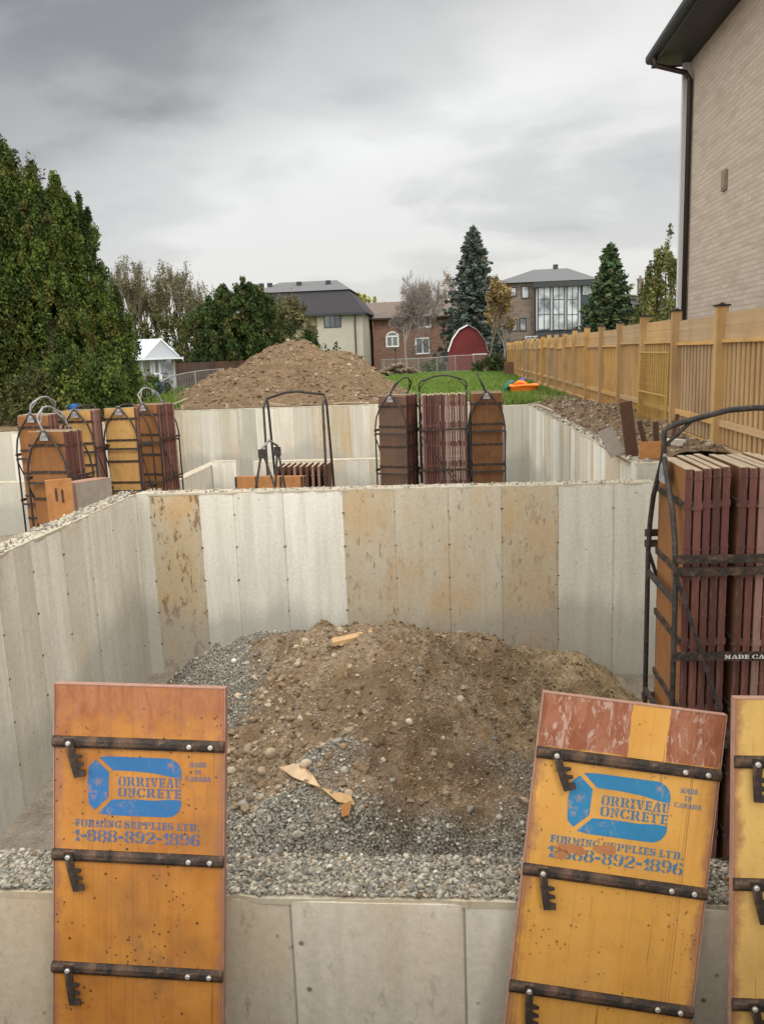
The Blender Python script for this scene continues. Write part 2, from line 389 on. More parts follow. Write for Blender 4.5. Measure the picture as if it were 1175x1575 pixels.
EDGE = edge_mat(); OFFCUT = simple('orange_offcut', (.34,.155,.055), .85, 0, .45, 9, .2); GREYB = simple('grey_board', (.25,.215,.18), .9, 0, .35, 11, .2); DKWOOD = simple('dark_old_wood', (.085,.045,.028), .9, 0, .4, 14, .3)
def rust_mat(name, a, b, c_):
    g = G(name); n = g.noise(22, 6, .7); n2 = g.noise(6, 4, .6)
    c = g.ramp(n, [(.32, a), (.52, b), (.70, c_)])
    c = g.mix(g.ramp(n2, [(.55, 0.), (.72, .7)]), c, c_); c = g.mix(g.ramp(g.noise(70, 4, .7), [(.60, 0.), (.68, .45)]), c, (.22,.19,.16))
    return g.out(c, .75, .2, (n, .35, .004), spec=.4)
STEEL = rust_mat('rusty_black_steel', (.013,.011,.010), (.038,.026,.020), (.15,.085,.05))
TUBE = rust_mat('black_tube_steel', (.018,.017,.017), (.035,.030,.028), (.09,.065,.05))
WORN = rust_mat('worn_grey_steel', (.10,.095,.095), (.26,.25,.25), (.42,.40,.40))
BOLT = simple('zinc_bolt', (.45,.43,.40), .45, .5, .3, 90, .1)
TOPWOOD = simple('raw_wood_edge', (.36,.285,.20), .9, 0, .35, 30, .3)
def lettering_mat(name, blue, back, keep=.62):
    g = G(name); n = g.noise(34, 5, .7); n2 = g.noise(5, 3, .6)
    wv = g.ramp(g.math('ADD', g.math('MULTIPLY', n, .7), g.math('MULTIPLY', n2, .3)), [(.38, 1.), (.47, 0.)])
    c = g.mix(g.math('MULTIPLY', wv, keep), blue, back)
    c = g.mix(g.ramp(n2, [(.4, 0.), (.7, .35)]), c, tuple(x*.7 for x in blue))
    return g.out(c, .6, 0, spec=.3)
# ---------------------------------------------------------------- ground and excavation
FLOOR = -2.28
XL, XR = -3.88, 3.2                  # inner faces of the front part
MID0, MID1 = 9.78, 10.03
def in_pit(x, y):
    a = (y > 1.4) & (y < 11.65) & (x > -14.0) & (x < 3.44)
    b = (y >= 11.64) & (y < 20.24) & (x > -14.0) & (x < 2.60)
    c = (y >= 20.23) & (y < 24.42) & (x > -9.72) & (x < 2.25)
    d = (y >= 24.41) & (y < 27.08) & (x > -9.72) & (x < -.36)
    return a | b | c | d
def build_ground():
    gx = sorted(set([-600,-300,-150,-80,-40,-25,-14,-9.72,-.36,2.25,2.6,3.44,12,20,40,80,150,300,600]+list(np.arange(-20, 20, 1.0))))
    gy = sorted(set([-100,-30,0,1.4,11.64,20.24,24.42,27.08,600,300,150,200,110]+list(np.arange(2, 100, 2.0))))
    V = []; idx = {}; F = []
    for j, y in enumerate(gy):
        for i, x in enumerate(gx):
            z = 0.0
            if y > 60: z -= .0*(y-60)
            V.append((x, y, z))
    n = len(gx)
    for j in range(len(gy)-1):
        for i in range(n-1):
            cx_, cy_ = (gx[i]+gx[i+1])/2, (gy[j]+gy[j+1])/2
            if in_pit(np.array(cx_), np.array(cy_)): continue
            F.append((j*n+i, j*n+i+1, (j+1)*n+i+1, (j+1)*n+i))
    structure(npmesh('ground', V, F, GRND))
build_ground()
# earth faces of the excavation where no wall stands
mb = MB(); mb.box((-14.3,1.4,FLOOR-.2), (-14.0,20.5,-.004)); mb.box((-14,1.1,FLOOR-.2), (3.44,1.4,-.004)); mb.box((3.44,1.1,FLOOR-.2), (3.9,2.6,-.004))
structure(mb.build('excavation_bank', SOIL))
def floor_z(x, y): return FLOOR + fbm(x, y, 1.1, 5)*.10
structure(height_grid('pit_floor', -14.05, 3.5, 1.3, 27.2, 180, 260, floor_z, soil_mat('pit_gravel_floor', [(.16,.13,.10), (.28,.24,.19), (.42,.37,.30)], 5)))
def grass_mat(name, a, b, d):
    g = G(name); n = g.noise(1.1, 5, .6); n2 = g.noise(14, 4, .7)
    c = g.mix(n2, a, b); c = g.mix(g.ramp(n, [(.42, 0.), (.68, .7)]), c, d)
    return g.out(c, .95, 0, (n2, .7, .05), spec=.1)
LAWN = grass_mat('lawn_grass', (.055,.098,.018), (.10,.17,.03), (.12,.14,.045))
mb = MB()
def sheet(name, x0, x1, y0, y1, z, mat, nx=20, ny=20):
    return structure(height_grid(name, x0, x1, y0, y1, nx, ny, lambda a, b: np.full_like(a, z), mat))
sheet('lawn', -40, 3.62, 29.5, 110, .004, LAWN)
sheet('lawn', 3.9, 60, 36, 110, .004, LAWN)
sheet('lawn', 0.6, 2.2, 24.6, 29.5, .004, LAWN)

# ---------------------------------------------------------------- concrete walls
def wall(label, p0, p1, ztop, thick, strips=None, zbot=FLOOR-.1, side=1, back=True, ragged=.005, seed=0, pale=.3):
    """visible face runs from p0 to p1; the body lies to the left (side=1) of that direction"""
    rg = random.Random(seed*31+5)
    p0 = Vector((*p0, 0)); p1 = Vector((*p1, 0)); d = (p1-p0); L = d.length; d.normalize(); n = Vector((-d.y, d.x, 0))*side
    M = Matrix((( d.x, n.x, 0, p0.x), (d.y, n.y, 0, p0.y), (0,0,1,0), (0,0,0,1)))
    b = MB(); flip = side < 0
    if strips is None:
        strips = []; s = 0
        while s < L-.02:
            wd = min(.61, L-s); strips.append((s, s+wd, rg.random(), rg.choice([.0,.1,.2,.35,.7]), pale*rg.choice([0,1,1,2]))); s += wd
    b.box((0, .008, zbot), (L, thick, ztop-.012), 0, M, (.5,.15,.2,1))
    for (s0, s1, tn, stn, pl) in strips:
        pr = rg.uniform(0, .005)
        b.box((s0+.005, -.004+pr*1.6, zbot), (s1-.005, .0075, ztop-.014), 0, M, (tn, stn, pl, 1))
    # rough screeded top
    nx = max(4, int(L/.09)); ny = 4; vs = []; fs = []
    for i in range(nx+1):
        for j in range(ny+1):
            e = (rg.random()-.5)
            vs.append((L*i/nx, thick*j/ny + (e*.012 if j in (0, ny) else 0), ztop + rg.uniform(-ragged, ragged)))
    for i in range(nx):
        for j in range(ny): q = i*(ny+1)+j; fs.append((q, q+ny+1, q+ny+2, q+1))
    for jj in (0, ny):
        o = len(vs)
        for i in range(nx+1): x, y, z = vs[i*(ny+1)+jj]; vs.append((x, y, ztop-.025))
        for i in range(nx): fs.append((i*(ny+1)+jj, (i+1)*(ny+1)+jj, o+i+1, o+i))
    b.add(vs, fs, 0, (.05,.30,.0,1), M)
    root = thing('concrete_wall', label, 'wall', (0,0,0))
    mesh = b.build('wall_body', CONC, root)
    return root, M, strips, L
TIEM = rust_mat('rusty_tie', (.03,.018,.012), (.08,.04,.025), (.16,.09,.05))
def ties(root, M, strips, ztop, levels=5, first=.28, step=.4):
    t = MB(); t.box((-.016,-.006,-.008), (.016,.003,.008)); proto = None
    rg = random.Random(3)
    for st in strips:
        for k in range(levels):
            if rg.random() < .12: continue
            P = M @ Vector((st[1]+rg.uniform(-.006,.006), 0, ztop-first-k*step+rg.uniform(-.01,.01)))
            if proto is None: o = t.build('form_tie', TIEM, root); proto = o
            else: o = proto.copy(); C.objects.link(o); o.parent = root
            o.location = P; o.rotation_euler = (0, rg.uniform(-.3,.3), math.atan2(M[1][0], M[0][0])); s = rg.uniform(.35,1.0); o.scale = (s, 1, rg.uniform(.4, .9))
def S(*a):
    out = []; s = a[0]
    for (e, tn, stn, pl) in a[1:]: out.append((s, e, tn, stn, pl)); s = e
    return out
# middle wall across the pit, facing the camera (u measured from X = -3.88)
mid_strips = S(0, (.17,.55,.1,.2), (.78,.25,1.0,.0), (1.20,.85,.05,.6), (1.80,.75,.0,.7), (2.52,.95,.0,.6), (3.13,.35,.75,.1), (3.76,.35,.62,.2), (4.38,.45,.55,.2), (5.03,.30,.85,.1), (5.66,.60,.05,.4), (6.28,.55,.02,.4), (7.08,.5,.05,.4))
r, M, st, L = wall('broad stained middle wall across the pit behind the gravel pile', (XL, MID0), (XR, MID0), 0, .25, mid_strips, seed=1)
ties(r, M, st, 0, 5)
r, M, st, L = wall('long pale grey wall along the left side of the front pit, stones on its top', (XL, 2.93), (XL, MID0), 0, .25, [(.61*i, min(.61*(i+1), 6.85), [1,.85,.7,1,.8,1,.6,1,.8,1,.85,.7][i], [0,.05,.25,0,.1,0,.3,.1,.25,.05,.2,0][i], 1.0) for i in range(12)], side=1, seed=2)
ties(r, M, st, 0, 5)
r, M, st, L = wall('low front wall topped with crushed gravel, nearest the camera', (-6.0, 2.68), (3.44, 2.68), -.35, .25,
    S(0, (1.3,.9,.1,.5), (2.0,.6,.3,.4), (2.6,.7,.25,.5), (3.2,.6,.35,.4), (3.9,.65,.35,.4), (4.52,.55,.4,.3), (5.37,.5,.45,.2), (5.99,.8,.3,1.0), (6.6,.8,.12,.4), (7.2,.9,.15,.4), (7.8,.7,.2,.4), (9.44,.8,.15,.3)), seed=3, ragged=.006, zbot=-2.4)
wall('front right pit wall behind the large panel rack', (XR, MID0-.003), (XR, 2.935), 0, .24, side=1, seed=4)
wall('short wall section stepping out at the near end of the right wall', (2.36, 11.4), (3.2, 11.4), 0, .24, side=1, seed=12, pale=.6)
wall('wall joining the stepped section to the middle wall', (3.2, 11.398), (3.2, 10.035), 0, .24, side=1, seed=13)
rstr = []; s_ = 0; rg = random.Random(9)
while s_ < 12.78:
    wd = rg.choice([.3,.45,.61,.61]); e = min(s_+wd, 12.8); rstr.append((s_, e, rg.choice([.55,.8,1,1]), rg.choice([0,0,.15,.5,.55]), rg.choice([.5,1,1]))); s_ = e
r, M, st, L = wall('long streaked right wall running back beside the wooden fence', (2.02, 24.2), (2.36, 11.41), 0, .235, rstr, side=1, seed=5)
tm = MB(); tm.box((-.009,-.004,-.02), (.009,.004,.05)); pr = None
for k in range(14):
    P = M @ Vector((1.2+k*.84, .03, 0))
    if pr is None: o = tm.build('anchor_pin', TIEM, r); pr = o
    else: o = pr.copy(); C.objects.link(o); o.parent = r
    o.location = P
wall('far back wall in front of the soil mound', (-9.48, 26.85), (-.6, 26.85), 0, .235, side=1, seed=6, pale=.5)
wall('short far wall at the right corner before the lawn', (-.6, 24.18), (2.02, 24.18), 0, .235, side=1, seed=7, strips=[(.61*i, min(2.62,.61*(i+1)), .35, .02, .1) for i in range(5)])
wall('return wall joining the two far walls', (-.6, 26.845), (-.6, 24.42), 0, .235, side=1, seed=8)
wall('pale far left wall below the cedar trees', (-14, 20.0), (-9.735, 20.0), 0, .235, side=1, seed=9, pale=.8)
wall('side wall of the rear pit behind the left racks', (-9.48, 20.0), (-9.48, 26.845), 0, .24, side=1, seed=10)
# interior low walls in the rear pit
wall('white low wall stub inside the rear pit', (-5.95, 20.0), (-5.35, 20.0), -.86, .24, side=1, seed=14, strips=[(0,.6,.8,0,.8)], zbot=-2.4)
wall('low white stepped interior wall running back from the racks', (-6.2, 16.0), (-6.2, 21.0), -.95, .24, side=-1, seed=15, pale=.9, zbot=-2.4)
wall('low interior ledge wall before the far back wall', (-5.3, 21.5), (.2, 21.5), -1.08, .3, side=1, seed=16, pale=.6, zbot=-2.4)
wall('small low wall stub at the left edge of the rear pit', (-10.9, 18.6), (-9.9, 18.6), -1.05, .24, side=1, seed=17, strips=[(0,1,.3,0,.2)], zbot=-2.4)
# ---------------------------------------------------------------- gravel pile in the front pit
_rx = [-3.9,-3.5,-2.9,-2.4,-1.46,-.9,-.55,-.1,.81,1.3,1.55,1.9,3.2]
_ry = [9.5,9.3,8.8,8.3,7.6,7.0,6.8,7.4,8.1,8.4,8.6,8.7,8.7]
_rz = [-2.4,-2.15,-1.72,-1.44,-1.03,-.86,-.78,-1.12,-1.50,-1.66,-1.85,-2.3,-2.4]
def _sm(a):
    xx = np.linspace(-3.9, 3.2, 400); v = np.interp(xx, _rx, a); k = np.exp(-(np.arange(-40, 41)/15.)**2); k /= k.sum()
    return xx, np.convolve(np.pad(v, 40, 'edge'), k, 'valid')
_XX, _RY = _sm(_ry); _, _RZ = _sm(_rz)
def smin(a, b, k=.18):
    h = np.clip(.5+.5*(b-a)/k, 0, 1); return b*(1-h)+a*h-k*h*(1-h)
def pile_z(x, y, fine=True):
    yr = np.interp(x, _XX, _RY)+.25*fbm(x+40, x*0, 1.2, 3); zr = np.interp(x, _XX, _RZ)-.0+.04
    zf = zr - .225*(yr-y) - .10*np.maximum(yr-y-2.4, 0)
    zb = zr - .34*np.maximum(y-yr, 0)
    z = smin(zf+.0, zr - .34*(y-yr), .16)
    z = smin(z, -1.22+.85*(x+2.25)+.0*y)                         # left flank
    rr = np.where(y < 6.2, 1.5, .75)
    z = smin(z, -1.12 - rr*(x-np.interp(y, [3, 5.5, 6.5, 8.5], [.62,.72,.75,.75])))
    z = z + .10*fbm(x+3, y, .9, 3) + .10*fbm(x, y, 2.2, 3)
    # two gravel lobes at the front with a hollow between
    z = z + .17*np.exp(-((x+1.05)/.42)**2-((y-4.75)/.5)**2) + .15*np.exp(-((x-.35)/.5)**2-((y-4.9)/.6)**2) - .14*np.exp(-((x+.35)/.25)**2-((y-4.3)/.5)**2)
    if fine: z = z + .06*fbm(x, y, 5.5, 5, .6) + .16*np.abs(fbm(x+11, y+3, 2.3, 4))
    return np.maximum(z, FLOOR-.06+.04*fbm(x, y, 2, 3))
def gravelness(x, y):
    """1 = grey crushed stone, 0 = brown soil"""
    g = np.clip((6.2 - y + 1.25*fbm(x, y, 1.3, 4) - .75*np.exp(-((x+.45)/.55)**2) + .35*np.clip(x, 0, 1))*1.5, 0, 1)
    left = np.clip((-1.35 - x + .9*fbm(x+5, y, 1.1, 3))*2.2, 0, 1)*np.clip((y-6.2)*2, 0, 1)
    return np.maximum(g, left)
def pile_surface_mat():
    g = G('gravel_and_soil'); k = g.sep(g.attr('tint'))[0]
    n = g.noise(26, 8, .7); n2 = g.noise(4, 4, .6); v = g.vor(55)
    br = g.ramp(n, [(.3, (.10,.07,.043)), (.5, (.225,.168,.11)), (.72, (.36,.285,.20))])
    br = g.mix(g.ramp(n2, [(.45, 0.), (.65, .6)]), br, (.17,.105,.052))
    sx_ = g.sep(g.co())[0]
    br = g.mix(g.math('MULTIPLY', g.ramp(g.math('ADD', g.math('MULTIPLY', sx_, .3), g.math('MULTIPLY', n2, .5)), [(.50, 0.), (.72, 1.)]), .55), br, (.36,.275,.155))
    br = g.mix(g.ramp(g.noise(1.1, 3, .6, g.co(loc=(5,3,1))), [(.48, 0.), (.60, .55)]), br, (.105,.066,.035))
    gy = g.ramp(v, [(.0, (.34,.31,.26)), (.35, (.22,.20,.165)), (.7, (.06,.053,.044))])
    return g.out(g.mix(k, br, gy), .97, 0, (g.math('ADD', g.math('MULTIPLY', n, .7), g.math('MULTIPLY', v, -.5)), .8, .03), spec=.1)
PILE = pile_surface_mat()
nx, ny = 420, 400
xs = np.linspace(-3.88, 3.2, nx); ys = np.linspace(2.9, 9.8, ny); XX, YY = np.meshgrid(xs, ys); ZZ = pile_z(XX, YY)
V = np.stack([XX.ravel(), YY.ravel(), ZZ.ravel()], 1); i = (np.arange(nx-1)[None, :]+np.arange(ny-1)[:, None]*nx).ravel(); F = np.stack([i, i+1, i+nx+1, i+nx], 1)
gk = gravelness(V[:, 0], V[:, 1]); fk = gk[F].mean(1)
pile = thing('gravel_pile', 'big heap of brown soil and grey crushed gravel against the middle wall', 'gravel heap', (-.5, 6.5, FLOOR))
o = npmesh('heap', V-np.array([-.5, 6.5, FLOOR]), F, PILE, pile, tint=np.stack([fk, fk, fk], 1), smooth=True)
GREYS = np.array([(.36,.33,.275), (.27,.25,.21), (.18,.17,.15), (.46,.425,.355), (.30,.26,.20), (.23,.215,.185)])
BRNS = np.array([(.20,.14,.085), (.26,.19,.12), (.31,.24,.165), (.15,.10,.06), (.36,.29,.21), (.22,.15,.09)])
# loose stones lying all over the heap
def scatter_pile(n, smin_, smax_, power=2.5):
    x = RNG.uniform(-3.7, 3.1, n); y = 3.0 + 6.6*RNG.random(n)**1.35
    gk = gravelness(x, y); keep = RNG.random(n) < (.30+.70*gk); x, y, gk = x[keep], y[keep], gk[keep]
    z = pile_z(x, y)
    s = smin_+(smax_-smin_)*RNG.random(len(x))**power
    isg = RNG.random(len(x)) < gk*.92+.12
    t = np.where(isg[:, None], GREYS[RNG.integers(0, 6, len(x))], BRNS[RNG.integers(0, 6, len(x))])*RNG.uniform(.75, 1.15, (len(x), 1))
    return np.stack([x, y, z+s*.2], 1), s, t
P, S_, T = scatter_pile(125000, .004, .017)
P2, S2, T2 = scatter_pile(1500, .02, .048, 2.5)
# coarse rubble rolling down the left side of the soil
n = 700; x = RNG.normal(-1.5, .36, n); y = RNG.uniform(4.9, 7.3, n); s = .010+.040*RNG.random(n)**3.5
P3 = np.stack([x, y, pile_z(x, y)+s*.3], 1); T3 = BRNS[RNG.integers(0, 6, n)]*RNG.uniform(.8, 1.25, (n, 1))
nc = 9000; xc_ = RNG.uniform(-2.6, 1.6, nc); yc_ = RNG.uniform(4.6, 8.6, nc); kc = (gravelness(xc_, yc_) < .5) & (fbm(xc_, yc_, 2.0, 3) > -.05); xc_, yc_ = xc_[kc], yc_[kc]; sc_ = .006+.03*RNG.random(len(xc_))**4
P4 = np.stack([xc_, yc_, pile_z(xc_, yc_)+sc_*.1], 1); T4 = np.array([(.17,.12,.072), (.24,.175,.11), (.12,.082,.048)])[RNG.integers(0, 3, len(xc_))]*RNG.uniform(.8, 1.25, (len(xc_), 1))
P3 = np.concatenate([P3, P4]); T3 = np.concatenate([T3, T4]); s = np.concatenate([s, sc_])
o = stones('loose_stones', np.concatenate([P, P2, P3]), np.concatenate([S_, S2, s]), STONE, np.concatenate([T, T2, T3]))
stuff(o, 'loose crushed stones strewn over the gravel and soil heap', 'gravel')
# gravel on the low front wall and debris on the other wall tops
n = 62000; x = RNG.uniform(-4.2, 2.0, n); y = RNG.uniform(2.69, 2.93, n); s = .003+.0125*RNG.random(n)**4
P = np.stack([x, y, -.347+s*.15+RNG.random(n)*.010*(1+fbm(x, y, 5, 3))], 1); T = np.where(RNG.random((n, 1)) < .08, BRNS[RNG.integers(0, 6, n)], GREYS[RNG.integers(0, 6, n)])*RNG.uniform(.6, 1.15, (n, 1))*np.array([1, 1, .98])*.92
stuff(stones('ledge_gravel', P, s, STONE, T), 'layer of grey gravel lying along the low front wall top', 'gravel')
n = 2600; y = 3+7*RNG.random(n); x = RNG.uniform(-4.12, -3.9, n); s = .005+.024*RNG.random(n)**4
keep = RNG.random(n) < .35+.9*np.clip(fbm(x*2, y, 1.4, 3)+.3, 0, 1); x, y, s = x[keep], y[keep], s[keep]
P = np.stack([x, y, s*.35+.005], 1); T = GREYS[RNG.integers(0, 6, len(x))]*RNG.uniform(.8, 1.25, (len(x), 1))
stuff(stones('wall_top_rubble', P, s, STONE, T), 'broken concrete crumbs scattered on the left wall top', 'rubble')
n = 700; x = RNG.uniform(-3.8, 3.2, n); y = RNG.uniform(9.8, 10.0, n); s = .005+.018*RNG.random(n)**3
stuff(stones('wall_top_crumbs', np.stack([x, y, s*.3+.004], 1), s, STONE, GREYS[RNG.integers(0, 6, n)]), 'small crumbs of concrete along the middle wall top', 'rubble')
# bigger rocks one can pick out
def rock(px, py, size, label, tint, Yg=None):
    lo, hi = 3.0, 9.7
    for _ in range(40):      # walk along the ray until the heap is met
        m_ = (lo+hi)/2; p = at(px, py, m_)
        if p.z > float(pile_z(np.array(p.x), np.array(p.y))): lo = m_
        else: hi = m_
    p = at(px, py, lo)
    V = _IV*(1+RNG.uniform(-.25, .25, (12, 1)))*np.array([1, .8, .75])*size
    o = npmesh('rock', V, _IF, STONE, tint=np.repeat([tint], 20, axis=0)); o.location = p + Vector((0,0,size*.25)); o.rotation_euler = (random.random(), random.random(), random.random()*6)
    sm = o.modifiers.new('sub', 'SUBSURF'); sm.levels = 1; sm.render_levels = 2
    tag(o, label, 'rock', 'larger rocks lying on the heap'); return p
rock(470, 1178, .062, 'pale tan rock just above the torn cardboard scrap', (.42,.34,.25))
rock(417, 1162, .075, 'round brown rock left of the torn cardboard scrap', (.34,.26,.18))
rock(405, 1190, .055, 'rough brown rock lower left of the round brown rock', (.30,.23,.16))
rock(383, 1155, .070, 'dark tan rock at the left foot of the soil slope', (.27,.21,.15))
rock(630, 1112, .04, 'small whitish rock in the middle of the soil slope', (.50,.44,.35))
rock(708, 1078, .055, 'greyish rock high on the right of the soil slope', (.36,.31,.24))
rock(538, 1222, .04, 'small tan rock right of the torn cardboard tip', (.40,.32,.22))
rock(682, 1138, .035, 'small buff rock right of the slope middle', (.46,.38,.27))
rock(360, 1018, .045, 'white rounded rock on the grey left shoulder of the heap', (.62,.60,.55))
rock(430, 1215, .05, 'brown rock below the left end of the cardboard', (.33,.25,.17))
# plank on the crest and torn cardboard / wood scraps
WOODP = simple('sawn_plank', (.42,.27,.13), .85, 0, .35, 14, .3)
def on_pile(px, py):
    lo, hi = 3.0, 9.7
    for _ in range(40):
        m_ = (lo+hi)/2; p = at(px, py, m_)
        if p.z > float(pile_z(np.array(p.x), np.array(p.y))): lo = m_
        else: hi = m_
    return at(px, py, lo)
a = on_pile(512, 1001); a.z += .075; b = a+Vector((.34, .08, .05))
mb = MB(); d = (b-a); mb.bar((0,0,0), d, .11, .04, upv=(0,0,1)); o = mb.build('plank', WOODP, bevel=.003); o.location = a
tag(o, 'short sawn plank lying on the crest of the heap', 'plank')
CARD = simple('torn_board_skin', (.50,.36,.22), .9, 0, .3, 12, .3)
def scrap(pts, name, label, mat, lift=.03, th=.008):
    P = [on_pile(*p) for p in pts]; 
    for p in P: p.z += lift
    mb = MB(); mb.prism(P, (0, .004, -th)); o = mb.build(name, mat); tag(o, label, 'wood scrap'); return o
scrap([(430,1190),(462,1184),(482,1202),(494,1222),(476,1216),(452,1206)], 'plywood_scrap', 'pale triangular torn plywood scrap on the gravel heap', CARD, .05)
scrap([(494,1218),(540,1230),(546,1245),(520,1240)], 'plywood_scrap', 'thin brown torn strip right of the pale plywood scrap', WOODP, .03)
scrap([(524,1248),(541,1240),(538,1262),(526,1266)], 'plywood_scrap', 'small reddish wood chip below the torn strip', OFFCUT, .04)
# ---------------------------------------------------------------- lettering
GL = {
'O':".##.##.|##...##|##...##|##...##|##...##|##...##|##...##|##...##|.##.##.",
'R':"###.##..|.##..##.|.##..##.|.##..##.|.##.##..|.##.##..|.##..##.|.##..##.|####..##",
'I':"####|.##.|.##.|.##.|....|.##.|.##.|.##.|####",
'V':"###.###|.##..#.|.##..#.|.##..#.|..##.#.|..##...|..##.#.|...##..|...##..",
'E':"######|.##..#|.##...|.##.#.|.##.##|.##.#.|.##...|.##..#|######",
'A':"...##..|...##..|..#.##.|..#.##.|..#.##.|.##.##.|.#...##|.#...##|###.###",
'U':"####.##|.##..#.|.##..#.|.##..#.|.##..#.|.##..#.|.##..#.|.##..#.|..##.#.",
'N':"##..###|.##..#.|.###.#.|.#.#.#.|.#.###.|.#..##.|.#..##.|.#...#.|###..#.",
'C':"..##.##|.##..##|##....#|##.....|##.....|##.....|##....#|.##..##|..##.#.",
'T':"###.###|#.##..#|..##...|..##...|..##...|..##...|..##...|..##...|.####..",
'F':"######|.##..#|.##...|.##.#.|.####.|.##.#.|.##...|.##...|####..",
'M':"##....##|.##..##.|.##..##.|.###.##.|.#.#.##.|.#.#.##.|.#.#.##.|.#...##.|###.####",
'G':"..##.#.|.##..##|##....#|##.....|##.....|##..###|##...##|.##..##|..##.##",
'S':".##.##|##...#|##....|###.#.|.#####|..####|#...##|##..##|.##.#.",
'P':"###.##.|.##..##|.##..##|.##..##|.##.##.|.##....|.##....|.##....|####...",
'L':"####..|.##...|.##...|.##...|.##...|.##...|.##..#|.##..#|######",
'D':"###.##.|.##..##|.##..##|.##..##|.##..##|.##..##|.##..##|.##..##|###.##.",
'1':"..##|.###|####|..##|..##|....|..##|..##|.####",
'8':".##.##.|##...##|##...##|.##.##.|.##.##.|##...##|##...##|##...##|.##.##.",
'9':".##.##.|##...##|##...##|##...##|.##.###|.....##|....###|##..##.|.##.#..",
'2':".##.##.|##...##|##...##|....###|...###.|..###..|.##....|##....#|#######",
'6':"..#.##.|.##..##|###....|##.....|###.##.|##...##|##...##|##...##|.##.##.",
'7':"#######|#....##|....##.|....##.|...##..|...##..|..##...|..##...|..##...",
'5':"######.|##.....|##.....|##.##..|##..##.|.....##|.....##|##..##.|.##.#..",
'-':"....|....|....|....|####|####|....|....|....",
'.':"...|...|...|...|...|...|...|.##|.##", ' ':"..|..|..|..|..|..|..|..|.."}
def text_quads(mb, s, u0, u1, v0, v1, to, d=(0,0,0), col=None):
    """stencil letters as flat plates; to(u, v) maps panel coordinates to 3-D"""
    rows = [GL[c].split('|') for c in s]; tot = sum(len(r[0]) for r in rows) + len(s)-1
    du = (u1-u0)/tot; dv = (v1-v0)/9; cx_ = u0
    for r in rows:
        for j, line in enumerate(r):
            k = 0
            while k < len(line):
                if line[k] == '#':
                    e = k
                    while e < len(line) and line[e] == '#': e += 1
                    mb.add([to(cx_+k*du, v0+j*dv), to(cx_+e*du, v0+j*dv), to(cx_+e*du, v0+(j+1)*dv), to(cx_+k*du, v0+(j+1)*dv)], [(3,2,1,0)])
                    k = e
                else: k += 1
        cx_ += (len(r[0])+1)*du
def arc(cx_, cy_, rx, ry, a0, a1, n=8):
    return [(cx_+rx*math.cos(R_(a0+(a1-a0)*i/n)), cy_+ry*math.sin(R_(a0+(a1-a0)*i/n))) for i in range(n+1)]
# ---------------------------------------------------------------- form panels
PW, PL, PT = .607, 2.70, .030
BARS = [.2+.4*k for k in range(7)]
def bar_mesh(latch=True):
    b = MB(); x0, x1 = -.004, PW+.004
    b.prism([(x0,-.001,-.020),(x0,-.010,-.020),(x0,-.019,-.008),(x0,-.019,.008),(x0,-.010,.020),(x0,-.001,.020)], (x1-x0, 0, 0))
    return b
def latch_mesh():
    b = MB()
    pts = [(-.018,0,.018),(.018,0,.018),(.021,0,-.045),(.046,0,-.050),(.046,0,-.060),(.024,0,-.064),(.026,0,-.076),(.050,0,-.080),(.051,0,-.091),(.029,0,-.094),(.030,0,-.105),(.054,0,-.109),(.055,0,-.132),(.010,0,-.136),(-.006,0,-.06)]
    b.prism(list(reversed(pts)), (0, .006, 0)); return b
def bolt_mesh(r=.009):
    b = MB(); b.tube([(0,0,0),(0,-.006,0),(0,-.009,0)], r, 10, radii=[r, r, r*.6]); return b
_proto = {}
lu = .062
